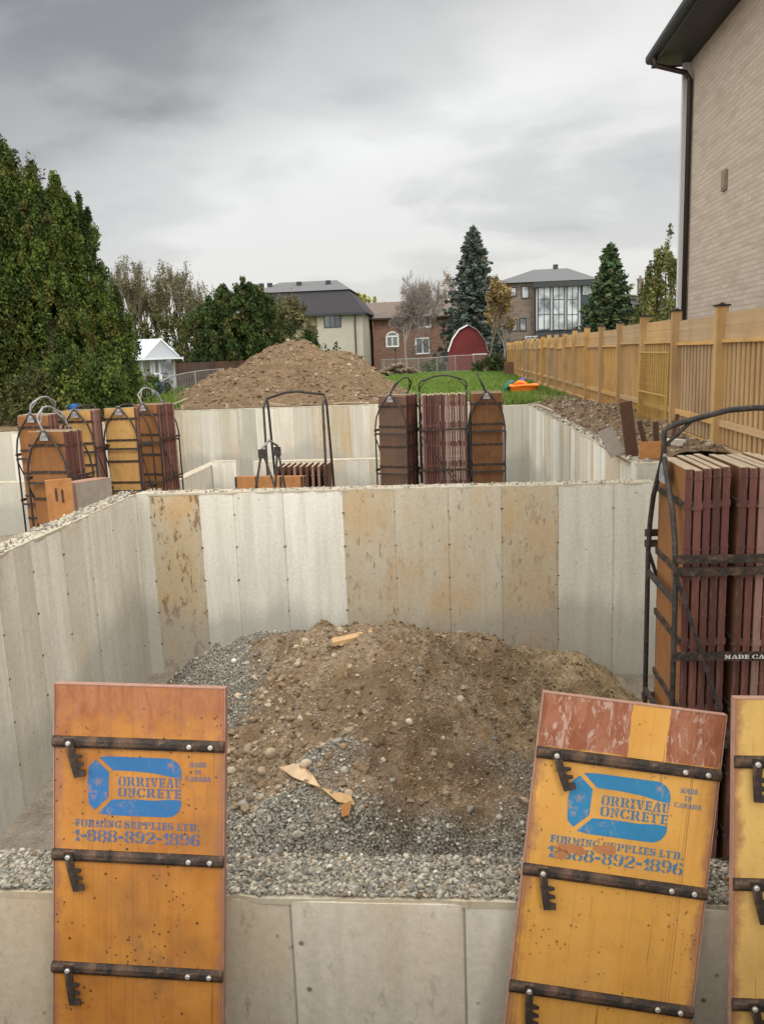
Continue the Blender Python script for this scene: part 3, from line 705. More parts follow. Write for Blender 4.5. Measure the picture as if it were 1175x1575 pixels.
def big_panel(label, TL, u, v, boardmat, latchlean=(.2,.2,.1,.1), logo=None, group='form panels leaning on the low front wall'):
    u = Vector(u).normalized(); v = Vector(v); v = (v-u*v.dot(u)).normalized(); zz = -v; yy = zz.cross(u)
    M4 = Matrix(((u.x, yy.x, zz.x, 0), (u.y, yy.y, zz.y, 0), (u.z, yy.z, zz.z, 0), (0,0,0,1)))
    base = Vector(TL) + v*PL
    root = thing('form_panel', label, 'form panel', group=group); root.matrix_world = Matrix.Translation(base) @ M4
    b = MB(); b.box((0,0,0), (PW, PT, PL)); b.build('board', boardmat, root, bevel=.003)
    b = MB()
    for x in (-.0035, PW+.0005): b.box((x, -.002, .001), (x+.003, PT+.002, PL-.001))
    b.box((-.003, -.002, PL+.0005), (PW+.003, PT+.002, PL+.0035)); b.build('edge_band', EDGE2, root)
    for i, h in enumerate(BARS):
        bo = bar_mesh().build('steel_bar', STEEL, root, bevel=.002); bo.location = (0, 0, PL-h)
        if i < 4:
            la = latch_mesh().build('latch', STEEL, bo); la.location = (lu, -.026, 0); la.rotation_euler = (0, latchlean[i], 0); la.scale = (.9, 1, .9)
            for bx in (lu, .49, .565):
                q = bolt_mesh().build('bolt', BOLT, bo); q.location = (bx, -.026 if bx < .1 else -.0185, 0)
    if logo:
        to = lambda a, c: (a, -.0012, PL-c)
        L_ = MB()
        left = [(.126,.285),(.150,.262),(.198,.303),(.196,.392),(.148,.438),(.126,.418),(.119,.35)]
        top = [(.162,.252),(.20,.248)]+[(.405,.248)]+arc(.405,.298,.052,.050,-75,0,6)+[(.457,.316),(.42,.313),(.36,.302),(.29,.297),(.212,.296)]
        bot = [(.160,.450),(.208,.400),(.29,.396),(.36,.398),(.42,.392),(.457,.394)]+arc(.405,.405,.052,.050,0,75,6)+[(.405,.455),(.20,.455)]
        for poly in (left, top, bot): L_.add([to(*p) for p in poly], [tuple(range(len(poly)-1, -1, -1))])
        L_.build('emblem', logo[0], root)
        T_ = MB()
        text_quads(T_, 'ORRIVEAU', .232, .458, .318, .350, to); text_quads(T_, 'ONCRETE', .232, .456, .356, .388, to)
        text_quads(T_, 'FORMING SUPPLIES LTD.', .076, .522, .474, .499, to)
        text_quads(T_, '1-888-892-1896', .072, .524, .510, .550, to)
        text_quads(T_, 'MADE', .486, .545, .258, .275, to); text_quads(T_, 'IN', .504, .527, .284, .300, to); text_quads(T_, 'CANADA', .472, .560, .308, .325, to)
        T_.build('lettering', logo[1], root)
    return root
EDGE2 = simple('pinkish_worn_edge', (.34,.19,.14), .75, 0, .4, 20, .2)
# boards with a brown worn top section
def top_worn(base, name, cols, thr, strip=None, patches=False, wear=.55, spots=.9, vn=1.0, kk=150.0):
    g, c, rr, n1 = panel_mat(name, cols, wear, spots)
    sx, sy, sz = g.sep(g.co()); V = g.c['V']
    nn = g.noise(7, 6, .7, V); vein = g.noise(1, 6, .7, g.co(scale=(16,16,6)), dist=1.5)
    br = g.mix(g.ramp(vein, [(.40, 0.), (.60, 1.)]), (.22,.065,.026), (.30,.12,.065))
    br = g.mix(g.ramp(g.noise(1, 6, .72, g.co(scale=(34,34,13)), dist=1.2), [(.53, 0.), (.60, .75*vn)]), br, (.45,.33,.28))
    m = g.ramp(g.math('ADD', sz, g.math('MULTIPLY', g.math('SUBTRACT', nn, .5), thr[1])), [(0, 0.), (1, 1.)])
    m = g.math('ADD', g.math('MULTIPLY', g.math('SUBTRACT', g.math('ADD', sz, g.math('MULTIPLY', g.math('SUBTRACT', nn, .5), thr[1])), thr[0]), kk), .5, True)
    if strip:
        a = g.math('GREATER_THAN', g.math('ADD', sx, g.math('MULTIPLY', g.math('SUBTRACT', g.noise(14, 4, .6), .5), .02)), strip[0])
        b = g.math('LESS_THAN', g.math('ADD', sx, g.math('MULTIPLY', g.math('SUBTRACT', g.noise(14, 4, .6), .5), .02)), strip[1])
        m = g.math('MULTIPLY', m, g.math('SUBTRACT', 1.0, g.math('MULTIPLY', a, b)))
    c = g.mix(g.math('MULTIPLY', m, thr[2]), c, br)
    # fine split lines along the grain
    sl = g.ramp(g.noise(1, 2, .5, g.co(scale=(11, 1, .05), loc=(base, 0, 0))), [(.496, 0.), (.5, 1.), (.504, 0.)])
    c = g.mix(g.math('MULTIPLY', sl, .6), c, (.12,.05,.02))
    return g.out(c, rr, 0, (n1, .12, .004), spec=.4)
PA = top_worn(1.0, 'orange_board_worn_top', [(.30,.105,.019), (.50,.225,.042), (.24,.080,.018)], (PL-.13, .60, .75), vn=.12, kk=9.0)
PB = top_worn(4.0, 'yellow_board_rusty_top', [(.52,.25,.040), (.59,.315,.078), (.45,.20,.035)], (PL-.178, .03, 1.0), strip=(.30,.425), wear=.12, spots=.55)
BL1 = lettering_mat('faded_blue_paint', (.028,.13,.31), (.40,.17,.035), .6); BL2 = lettering_mat('faded_blue_lettering', (.07,.115,.22), (.42,.18,.04), .7)
BL3 = lettering_mat('blue_paint', (.025,.175,.34), (.52,.27,.06), .45); BL4 = lettering_mat('blue_lettering', (.055,.15,.25), (.52,.26,.055), .5)
panA = big_panel('left orange form panel with blue lettering, speckled with dark spots', (-1.424, 2.70, .454), (.99946,0,-.033), (-.0325,-.1687,-.985), PA, (-.10,-.08,.02,.1), (BL1, BL2))
panB = big_panel('tilted yellow form panel with blue lettering and a rust-brown top', (.277, 2.745, .40), (.9904,0,-.138), (-.135,-.19,-.970), PB, (-.24,-.06,.06,.1), (BL3, BL4))
panC = big_panel('plain pale yellow form panel cut off at the right edge of the photo', (.858, 2.60, .438), (.999,0,-.01), (.006,-.12,-.99), PALEY, (.15,-.05,-.1,.1), None)
PATCH = simple('rust_brown_patch', (.36,.15,.06), .8, 0, .3, 30, .2)
b = MB()
def blob(cx_, cy_, rx, ry, sd, n=18):
    rg = random.Random(sd); return [(cx_+rx*(1+rg.uniform(-.3,.3))*math.cos(2*math.pi*i/n), -.0024, PL-(cy_+ry*(1+rg.uniform(-.35,.35))*math.sin(2*math.pi*i/n))) for i in range(n)]
for args in ((.150,.513,.055,.018,1), (.118,.535,.022,.020,2), (.262,.500,.040,.017,3)):
    p = blob(*args); b.add(p, [tuple(range(len(p)))])
b.build('worn_patch', PATCH, panB)
# the trench floor in front of the low wall carries the panels
structure(height_grid('trench_floor', -6, 3.5, 1.35, 2.72, 60, 12, lambda x, y: -2.17+fbm(x, y, 3, 3)*.02, SOIL))
# ---------------------------------------------------------------- racks of panels
BM = {'o': ORANGE, 'y': YELLOW, 'b': BROWNP, 'g': GREYP}
_sp = {}
def stack_panel(kind):
    """prototype of a stored panel; local x = thickness direction, y = width, z = up"""
    if kind in _sp: return _sp[kind]
    # coloured face boards, painted long edges, raw wood top
    board = MB(); 
    board.box((0, .006, 0), (.036, PW-.006, PL-.004)); 
    e = MB(); e.box((-.001, -.001, 0), (.037, .0055, PL-.003)); e.box((-.001, PW-.0055, 0), (.037, PW+.001, PL-.003))
    for h in BARS:
        e.box((-.005, -.006, PL-h-.020), (.041, -.0015, PL-h+.020)); e.box((-.004, -.0045, PL-h+.15), (.040, -.0012, PL-h+.158))
    t = MB(); t.box((0, .006, PL-.0035), (.036, PW-.006, PL+.001))
    s = MB(); s.prism([(-.014, -.006, -.019), (-.0015, -.006, -.019), (-.0015, -.006, .019), (-.014, -.006, .019)], (0, PW+.012, 0))
    _sp[kind] = (board, e, t, s); return _sp[kind]
_sm = {}
def smesh(kind, part, mb_, mat):
    k = (kind, part)
    if k not in _sm:
        me = bpy.data.meshes.new(part); me.from_pydata(mb_.v, [], mb_.f); me.materials.append(mat)
        me.update(); _sm[k] = me
    return _sm[k]
def place_panel(kind, label, M, group, scale_z=1.0):
    board, e, t, s = stack_panel(kind)
    root = thing('form_panel', label, 'form panel', group=group)
    root.matrix_world = M @ Matrix.Diagonal((1, 1, scale_z, 1))
    for nm, mb_, mt in (('board', board, BM[kind]), ('edge_strip', e, EDGE), ('top_edge', t, TOPWOOD)):
        o = bpy.data.objects.new(nm, smesh(kind, nm, mb_, mt)); C.objects.link(o); o.parent = root
    for h in BARS:
        o = bpy.data.objects.new('steel_bar', smesh('all', 'steel_bar', s, STEEL)); C.objects.link(o); o.parent = root; o.location = (0, 0, PL-h)
    return root
def rack(label, origin, ang, Ls, kinds, plabel, group, skid=.30, lean=0.0, bailmat=None, h=PL, gaps=(), bail_h=.34, bail_lean=0.0, sx0=.05, rails=True, pitch=.0515, zs=1.0, railz=(.35, 1.22, 2.02), brz=(.75, 1.95, .95)):
    """local x = along the stack, y = panel width. End frames at x=0 and x=Ls, their posts bend in to a centre point that carries the lifting bail"""
    root = thing('panel_rack', label, 'steel rack', origin, ang, 'steel racks for the form panels'); R0 = Matrix.Translation(origin) @ Matrix.Rotation(ang, 4, 'Z')
    H_ = skid+h
    for sx in (0, Ls):
        for sgn in (0, 1):
            y = -.04 if sgn == 0 else PW+.04; yc = PW/2; k = -1 if sgn == 0 else 1
            b = MB(); b.tube([(sx, y, 0), (sx, y, H_-.62), (sx, y-k*.035, H_-.42), (sx, y-k*.11, H_-.24), (sx, yc+k*.05, H_-.02), (sx, yc+k*.02, H_+.03)], .016, 8)
            b.build('post', TUBE, root, smooth=True)
        for z in (skid+.25, skid+1.15, skid+1.95):
            b = MB(); b.bar((sx, -.04, z), (sx, PW+.04, z), .02, .035); b.build('end_crossbar', TUBE, root)
        b = MB(); b.prism([(sx-.008, yc-.07, H_-.12), (sx-.008, yc+.07, H_-.12), (sx-.008, yc+.03, H_+.05), (sx-.008, yc-.03, H_+.05)], (.016, 0, 0)); b.build('lifting_plate', WORN, root)
    if rails:
        for y in (-.052, PW+.052):
            for z in [skid+q_ for q_ in railz]:
                b = MB(); b.bar((-.02, y, z), (Ls+.02, y, z), .018, .045); b.build('side_rail', STEEL, root)
            b = MB(); b.bar((0, y+(-.012 if y < 0 else .012), skid+brz[1]), (Ls*brz[0], y+(-.012 if y < 0 else .012), skid+brz[2]), .012, .022); b.build('brace', TUBE, root)
    for y in (-.04, PW+.04):
        b = MB(); b.box((-.05, y-.03, 0), (Ls+.05, y+.03, skid*.25)); b.build('skid', STEEL, root)
    b = MB(); yb = PW/2
    q = lambda x, z: (x, yb+bail_lean*(z-H_), z)
    b.tube([q(0, H_), q(0, H_+bail_h*.62), q(.07, H_+bail_h*.74), q(Ls*.35, H_+bail_h*.97), q(Ls*.5, H_+bail_h), q(Ls*.65, H_+bail_h*.97), q(Ls-.07, H_+bail_h*.74), q(Ls, H_+bail_h*.62), q(Ls, H_)], .017, 8)
    b.tube([q(.0, H_+bail_h*.3), q(.16, H_+bail_h*.80)], .011, 6); b.tube([q(Ls, H_+bail_h*.3), q(Ls-.16, H_+bail_h*.80)], .011, 6)
    b.build('lifting_bail', bailmat or TUBE, root, smooth=True)
    x = sx0
    for i, kd in enumerate(kinds):
        if i in gaps: x += .032
        jit = random.uniform(-.012, .012); tz = random.uniform(-.012, .012)
        Mp = R0 @ Matrix.Translation((x, jit, skid+tz)) @ Matrix.Rotation(lean+random.uniform(-.002, .002), 4, 'Y')
        place_panel(kd, plabel, Mp, group, zs); x += pitch
    return root, R0, H_
z0 = FLOOR+.02
# the big rack at the right
r1, R0, H1 = rack('large black tube rack full of panels at the right edge of the pit', (1.20, 4.74, z0+.13), 0, 1.02, 'obbbobbboobbobbbbb'[:15], 'red-edged form panel standing in the large rack at the right', 'form panels standing in the large right rack', gaps=(5, 11), bail_h=.30, railz=(.35, 1.1, 2.13, 2.20), brz=(.5, 2.1, .55))
b = MB(); b.box((-.02, -.078, 1.915), (1.04, -.063, 1.965)); b.build('name_bar', STEEL, r1)
b = MB(); text_quads(b, 'MADE CANADA', .27, .62, 0, .024, lambda a, c: (a, -.0795, 1.952-c)); b.build('bar_lettering', simple('white_paint', (.6,.58,.55), .7, 0, .3, 60), r1)
# racks in the rear pit
G2 = 'form panels standing in the rear racks'
zr = z0
rack('rack of red-edged panels in the centre with an arched lifting bar', (-.73, 16.7, zr), 0, .93, 'bbbbbbbbbbbbbbbb'+'b', 'dark red-edged form panel stacked in the centre rack', 'form panels in the centre rack', bail_h=.36)
rack('rack seen end-on with a brown panel facing forward, right of the centre rack', (.895, 16.75, zr), R_(90), .80, 'b'*14, 'brown form panel in the end-on rack right of the centre rack', 'form panels in the rack right of the centre', bail_h=.38, bail_lean=.45, bailmat=TUBE)
rack('rack of dark tilted panels standing left of the centre rack', (-1.02, 16.6, zr), R_(68), .80, 'ggbbbbbbbbb', 'dark brown form panel in the rack left of the centre rack', 'form panels in the rack left of the centre', bail_h=.34, bail_lean=-.5, lean=.015)
rack('front left rack with an orange panel face and grey bail', (-5.72, 11.85, zr-.13), R_(80), .62, 'obbbbbgbb', 'orange-brown form panel in the front left rack', 'form panels in the front left rack', bail_h=.36, bailmat=WORN, bail_lean=.35)
rack('rear left rack of weathered panels with a white bail beside the gazebo view', (-5.92, 16.4, zr), R_(77), .70, 'obbggbbbbbbb', 'weathered form panel in the rear left rack', 'form panels in the rear left rack', bail_h=.32, bailmat=WORN, bail_lean=.4)
rack('middle left rack holding two yellow panels', (-6.62, 14.9, zr), R_(84), .7, 'ybbbbbb', 'yellow form panel in the middle left rack', 'form panels in the middle left rack', bail_h=.08)
rack('second yellow-faced rack just right of the middle left rack', (-5.95, 15.3, zr), R_(86), .6, 'ybb', 'yellow form panel with black bars beside the rear left rack', 'form panels in the second yellow-faced rack', bail_h=.06)
rack('rack behind the front left rack, its worn bail curling over the left wall', (-7.0, 14.0, zr), R_(82), .7, 'obbbbb', 'orange form panel behind the front left rack', 'form panels in the rack behind the front left rack', bail_h=.30, bailmat=WORN, bail_lean=-.2)
# empty tall rack
er = thing('empty_rack', 'tall empty black tube rack standing alone behind the middle wall', 'steel rack', (-2.98, 13.0, zr))
Ht = .93-zr
for x in (0, .93):
    for y, dx in ((0, 0), (.55, .10 if x > .5 else .07)):
        b = MB(); b.tube([(x+dx, y, 0), (x+(dx*.2), y*.5+.0, Ht-.12), (x, .25, Ht)], .020, 8); b.build('post', TUBE, er, smooth=True)
b = MB(); b.tube([(0,.25,Ht), (.28,.25,Ht+.085), (.5,.25,Ht+.10), (.93,.25,Ht+.035)], .020, 8); b.build('top_bar', TUBE, er, smooth=True)
b = MB()
for z in (.15, 1.2): b.bar((0, .0, z), (.93, .0, z), .03, .04)
b.build('crossbar', TUBE, er)
for k in range(9):
    place_panel('b', 'short red-edged form panel standing behind the empty tube rack', Matrix.Translation((-2.93+k*.098*1.0, 13.35, zr+.1)), 'short panels behind the empty rack', .735)
# orange panel on its side in front
for k in range(2):
    p = thing('form_panel', ['orange-brown form panel lying on its side before the empty rack', 'second orange form panel lying behind the one before the empty rack'][k], 'form panel', group='panels lying on their sides')
    p.matrix_world = Matrix.Translation((-3.28+.04*k, 12.1+.06*k, -.70)) @ Matrix.Rotation(R_(4), 4, 'Z') @ Matrix.Rotation(R_(1.5), 4, 'Y')
    b = MB(); b.box((0,0,0), (1.0,.03,.56)); b.build('board', OFFCUT, p, bevel=.003)
    for x in (-.004, .3, .66, .97): b = MB(); b.box((x, -.012, .0), (x+.03, -.001, .56)); b.build('steel_bar', STEEL, p)
# block of shuttering they rest on (hidden behind the wall from the front)
b = MB(); b.box((-3.35,11.95,FLOOR), (-2.2,12.35,-.71)); o = b.build('timber_crate', WOODP); tag(o, 'timber block under the panels lying on their sides', 'timber block')
# A-frame head in front of the empty rack
af = thing('lifting_frame', 'small black A-shaped lifting frame with a grey top before the empty rack', 'lifting frame', (-2.60, 11.3, -.2))
J = lambda x, y, Y: tuple(at(x, y, Y)-Vector((-2.60, 11.3, -.2)))
for y_, (a0, a1, a2) in ((11.0, ((403,692), (393,755), (424,752))), (11.6, ((427,688), (424,745), (437,742)))):
    for e_ in (a1, a2):
        b = MB(); p = Vector(J(*a0, y_)); q_ = Vector(J(*e_, y_)); b.tube([p, q_+(q_-p)*1.5], .016, 8); b.build('leg', TUBE, af, smooth=True)
    b = MB(); c_ = Vector(J(a0[0], a0[1]+6, y_)); b.box(c_-Vector((.045,.02,.06)), c_+Vector((.045,.02,.06))); b.build('gusset', TUBE, af)
b = MB(); b.tube([J(403,690,11.0), J(414,677,11.3), J(427,686,11.6)], .016, 8); b.build('head_tube', WORN, af, smooth=True)
# small panels behind the left wall
for k, (px, py, Yd, kd, ang, lab) in enumerate([(76, 762, 9.6, 'o', 62, 'small orange panel with two dark slots behind the left wall top')]):
    p = thing('short_panel', lab, 'form panel', tuple(at(76, 800, Yd)-Vector((0,0,.6))), R_(25))
    b = MB(); b.box((0,0,0), (.30,.05,1.08)); b.build('board', OFFCUT, p, bevel=.003)
    b = MB(); b.box((.10,-.006,.82), (.125,-.001,.98)); b.box((.17,-.006,.80), (.195,-.001,.96)); b.build('slot', STEEL, p)
for k in range(4):
    p = tag(MB().box((0,0,0), (.034,.5,1.2)).build('short_panel', GREYB, None, bevel=.003), ['first','second','third'][k]+' pink-edged short panel from the left behind the left wall top' if k < 3 else 'grey-faced short panel right of the small orange one behind the left wall', 'form panel', 'short panels behind the left wall')
    p.location = at(98+k*3, 800, 9.9)-Vector((0,0,.74)); p.rotation_euler = (0, 0, R_(-32)); p.location.x += .04*k
    b = MB(); b.box((-.002,-.002,1.2), (.036,.502,1.206)); b.box((-.002,-.005,0), (.036,-.001,1.2)); b.build('edge_band', EDGE2, p)
# ================================================================ surroundings
# soil mound behind the far wall
_mx = np.array([at(x, y, 33.5).x for x, y in ((262,622),(290,606),(325,578),(362,566),(400,545),(440,529),(480,526),(520,538),(550,547),(580,568),(606,590),(628,612))])
_mz = np.array([max(at(x, y+4, 33.5).z, -.1) for x, y in ((262,622),(290,606),(325,578),(362,566),(400,545),(440,529),(480,526),(520,538),(550,547),(580,568),(606,590),(628,612))])
def mound_z(x, y):
    r = np.interp(x+.25*fbm(y, x, .7, 2), _mx, _mz, left=-.3, right=-.3)
    t = (y-33.5)/np.where(y < 33.5, 5.2, 4.5); pr = np.clip(1-np.abs(t)**1.35, 0, 1)
    z = np.maximum(r, 0)*pr
    e = np.clip(z/.5, 0, 1)
    z = z + e*(.38*fbm(x, y, .8, 3) + .22*np.abs(fbm(x+9, y, 2.0, 4)) + .10*fbm(x, y, 5.0, 4))
    return z - .03
o = thing('soil_mound', 'large mound of dry brown soil beyond the far back wall', 'soil mound', (-6, 33.5, 0))
height_grid('mound', -13.2, -1.5, 28, 38.6, 330, 260, mound_z, CLAY, keep=lambda c: c[:, 2] > -.02); m_ = C.objects['mound']; m_.parent = o; m_.location = (6, -33.5, 0)
n = 5200; x = RNG.uniform(-13, -1.6, n); y = RNG.uniform(27.3, 36, n); z = mound_z(x, y); s = .02+.09*RNG.random(n)**4
CL = np.array([(.19,.132,.08), (.14,.095,.055), (.30,.23,.155), (.22,.16,.10)])
stuff(stones('soil_clods', np.stack([x, y, z+s*.2], 1), s, STONE, CL[RNG.integers(0, 4, n)]*RNG.uniform(.7, 1.2, (n, 1))), 'clods of earth strewn over the big soil mound', 'clods')
# soil bank between the right wall and the fence
def bank_z(x, y):
    a = np.clip((x-2.3-(24.2-y)*.027)/.35, 0, 1)*np.clip((3.95-x)/.3, .3, 1)
    return -.02 + a*(.10+.20*np.clip(np.sin((y-11)/13*math.pi), 0, 1)*np.clip(fbm(x, y, .8, 3)+.5, 0, 1)) + .06*fbm(x, y, 3.2, 4)*a
structure(height_grid('soil_bank', 2.28, 3.72, 11.7, 27.5, 50, 400, bank_z, SOIL))
n = 2600; y = RNG.uniform(11.8, 26, n); x = 2.3+(24.2-y)*.02+RNG.uniform(0, 1.3, n); s_c = .01+.06*RNG.random(n)**4
stuff(stones('bank_clods', np.stack([x, y, bank_z(x, y)+s_c*.2], 1), s_c, STONE, np.array([(.17,.12,.08), (.12,.08,.05), (.30,.25,.19)])[RNG.integers(0, 3, n)]*RNG.uniform(.7, 1.2, (n, 1))), 'clods and stones lying on the soil bank below the wooden fence', 'clods')
n = 1400; y = RNG.uniform(11.5, 24, n); x = 2.04+(24.2-y)*.0266+RNG.uniform(-.01, .22, n); s_c = .006+.03*RNG.random(n)**4
stuff(stones('wall_top_crumbs', np.stack([x, y, s_c*.3+.004], 1), s_c, STONE, GREYS[RNG.integers(0, 6, n)]), 'crumbs of concrete along the right wall top', 'rubble')
# dirt strip along the far walls
structure(height_grid('dirt_strip', -16, 3.7, 27.12, 30.5, 260, 50, lambda x, y: .012+.06*np.clip(fbm(x, y, 1.5, 4), 0, 1), CLAY))
structure(height_grid('dirt_strip', -16, -9.8, 20.3, 27.1, 60, 60, lambda x, y: .012+.08*np.clip(fbm(x, y, 1.2, 4), 0, 1), SOIL))
def grass(name, x0, x1, y0, y1, n, hmin, hmax, label, cond=None):
    x = RNG.uniform(x0, x1, n); y = y0+(y1-y0)*RNG.random(n)**1.3
    if cond is not None: k = cond(x, y); x, y = x[k], y[k]
    n = len(x); a = RNG.uniform(0, math.pi, n); h = RNG.uniform(hmin, hmax, n)*(.6+.9*np.clip(fbm(x, y, .5, 3)+.5, 0, 1)); wd = .02+.02*RNG.random(n)
    dx = np.cos(a)*wd; dy = np.sin(a)*wd; lx = RNG.normal(0, .04, n); ly = RNG.normal(0, .04, n)
    V = np.stack([np.stack([x-dx, y-dy, np.zeros(n)], 1), np.stack([x+dx, y+dy, np.zeros(n)], 1), np.stack([x+lx, y+ly, h], 1)], 1).reshape(-1, 3)
    F = np.arange(n*3).reshape(-1, 3); t = RNG.random(n); br = (RNG.random(n) < .15)*RNG.random(n)
    stuff(npmesh(name, V, F, GRASS, tint=np.stack([t, br, t], 1)), label, 'grass')
GRASS = leaf_mat('grass_blades', (.075,.13,.022), (.16,.24,.05))
grass('grass', -4.5, 3.55, 24.6, 66, 60000, .05, .16, 'bright green lawn grass between the far wall and the barn', lambda x, y: (x > np.where(y > 29.6, -.6-.22*(y-30), .3+1.2*fbm(y, x, .4, 2))) & (fbm(x, y, .35, 3) > -.25-.03*np.maximum(y-26, 0)))
grass('rough_grass', -14.5, -9.4, 27, 38, 12000, .1, .45, 'rough green grass by the gazebo left of the mound')
# ---------------------------------------------------------------- trees
def leaf_quads(cen, rad, per, size, flat=.35, droop=0.0, zst=.8):
    """cen (n,3), rad (n,) -> leaf cards around each clump centre"""
    n = len(cen); N = n*per
    d = RNG.normal(size=(N, 3)); d /= np.linalg.norm(d, axis=1)[:, None]; r = RNG.random(N)**.45
    ci = np.repeat(np.arange(n), per)
    P = cen[ci] + d*(r*rad[ci])[:, None]*np.array([.8, .8, zst])
    a = RNG.normal(size=(N, 3)); a[:, 2] = a[:, 2]*flat - droop; a /= np.linalg.norm(a, axis=1)[:, None]
    b = np.cross(a, RNG.normal(size=(N, 3))); b /= np.linalg.norm(b, axis=1)[:, None]
    s = size*RNG.uniform(.55, 1.25, N)[:, None]
    V = np.stack([P-a*s, P-b*s*.42, P+a*s, P+b*s*.42], 1).reshape(-1, 3)
    F = np.arange(N*4).reshape(-1, 4)
    ct = RNG.random(n)[ci]; t = np.clip(.7*ct+.3*RNG.random(N), 0, 1)**1.3; br = (RNG.random(n)[ci] > .80)*RNG.random(N)
    return V, F, np.stack([t, br, t], 1)
def trunk_mb(pts, r0, r1, n=7):
    b = MB(); k = len(pts); b.tube(pts, r0, n, radii=[r0+(r1-r0)*i/(k-1) for i in range(k)]); return b
def limbs(b, base, h, rad, n, z0f=.2, r=.05, up=.5):
    for i in range(n):
        z = h*(z0f+(.95-z0f)*i/n); a = random.uniform(0, 6.28); L = rad*(1-.75*(z/h-z0f)/(1-z0f))*random.uniform(.6, 1.0)
        p0 = Vector((0,0,z)); p1 = p0+Vector((math.cos(a)*L*.5, math.sin(a)*L*.5, L*up*.35)); p2 = p0+Vector((math.cos(a)*L, math.sin(a)*L, L*up))
        rr = r*(1-.7*z/h); b.tube([p0, p1, p2], rr, 4, radii=[rr, rr*.6, rr*.25])
def column_tree(label, loc, h, rad, mat, nclump=240, per=60, leaf=.13, group=None, shape=1.6, bare_top=0, cat='tree', density=1, name='cedar_tree', z0=.04, zst=1.9):
    root = thing(name, label, cat, loc, 0, group)
    zs_ = RNG.random(nclump)**.85; z = z0*h+zs_*(h*(1-z0))
    prof = (1-zs_**shape)**.75*(.55+.45*np.clip(zs_*5, 0, 1)); ang = RNG.uniform(0, 6.283, nclump)
    lob = 1+.30*np.sin(ang*2+loc[0])+.25*np.sin(ang*3+zs_*7+loc[1])+.16*np.sin(ang*5+zs_*16)
    rr = rad*prof*lob*RNG.uniform(.3, 1.15, nclump)**.6; z = z+RNG.normal(0, .05*h, nclump)*(zs_ > .6)
    cen = np.stack([np.cos(ang)*rr, np.sin(ang)*rr, z], 1); cr = np.maximum(rad*.26*(1.15-zs_*.75), .12)*RNG.uniform(.7, 1.3, nclump)
    V, F, T = leaf_quads(cen, cr, per, leaf, 1.6, -.5, zst)
    npmesh('crown', V, F, mat, root, tint=T)
    b = trunk_mb([(0,0,0), (.03,0,h*.4), (0,.02,h*.92)], .05+.016*h, .02); limbs(b, None, h*.95, rad*.9, 26, .15, .05, .7)
    b.build('trunk', BARK, root)
    return root
CEDAR = leaf_mat('cedar_leaves', (.012,.027,.006), (.10,.135,.022)); CEDAR2 = leaf_mat('dark_cedar_leaves', (.010,.023,.006), (.062,.092,.022))
BUDS = leaf_mat('young_leaves', (.06,.062,.022), (.16,.15,.06)); SPRUCE = leaf_mat('blue_spruce_needles', (.035,.052,.044), (.13,.16,.135)); SPRUCE2 = leaf_mat('green_spruce_needles', (.028,.052,.025), (.10,.145,.065))
RUSSET = leaf_mat('russet_buds', (.16,.11,.045), (.30,.21,.09)); YLEAF = leaf_mat('yellow_green_leaves', (.24,.25,.05), (.40,.38,.09)); YMIX = leaf_mat('spring_olive_leaves', (.05,.06,.018), (.17,.175,.055)); MIXL = leaf_mat('olive_leaves', (.030,.038,.012), (.095,.10,.03))
def px_tree(px, pyt, Y, fn=column_tree, ground=0, **k):
    p = at(px, pyt, Y); return fn(loc=(p.x, Y, ground), h=p.z-ground, **k)
gC = 'dark cedars along the left edge'
px_tree(-70, 285, 24.5, label='dark green cedar mostly cut off by the left edge', rad=1.9, mat=CEDAR, nclump=420, per=130, leaf=.075, group=gC)
px_tree(50, 285, 24.8, label='narrow upright cedar between the tallest cedar and the dense one', rad=.95, mat=CEDAR, nclump=300, per=110, leaf=.065, group=gC, shape=1.5)
px_tree(10, 262, 25.5, label='tallest dark cedar at the far left of the photo', rad=1.55, mat=CEDAR, nclump=520, per=130, leaf=.065, group=gC, shape=1.5)
px_tree(88, 296, 26.5, label='dense cedar second from the left, right of the tallest one', rad=1.2, mat=CEDAR, nclump=440, per=130, leaf=.065, group=gC, shape=1.6)
px_tree(124, 330, 28.0, label='cedar with a ragged top at the right end of the left group', rad=1.0, mat=CEDAR2, nclump=330, per=100, leaf=.065, group=gC, shape=1.8)
px_tree(146, 450, 26.5, label='lower bushy cedar hiding the left side of the gazebo', rad=1.0, mat=CEDAR, nclump=330, per=110, leaf=.07, group=gC, shape=2.4)
px_tree(44, 572, 22.6, label='low olive and russet bush below the tall cedars', rad=.9, mat=MIXL, nclump=120, per=90, leaf=.055, cat='bush', name='bush', shape=2.2)
px_tree(118, 555, 23.6, label='low dark bush at the foot of the cedars by the blue barrel', rad=1.5, mat=CEDAR, nclump=260, per=100, leaf=.07, cat='bush', name='bush', shape=2.2)
px_tree(196, 583, 33.5, label='low clipped hedge bush against the gazebo wall', rad=1.5, mat=CEDAR2, nclump=110, per=60, leaf=.10, cat='bush', name='bush', shape=2.8)
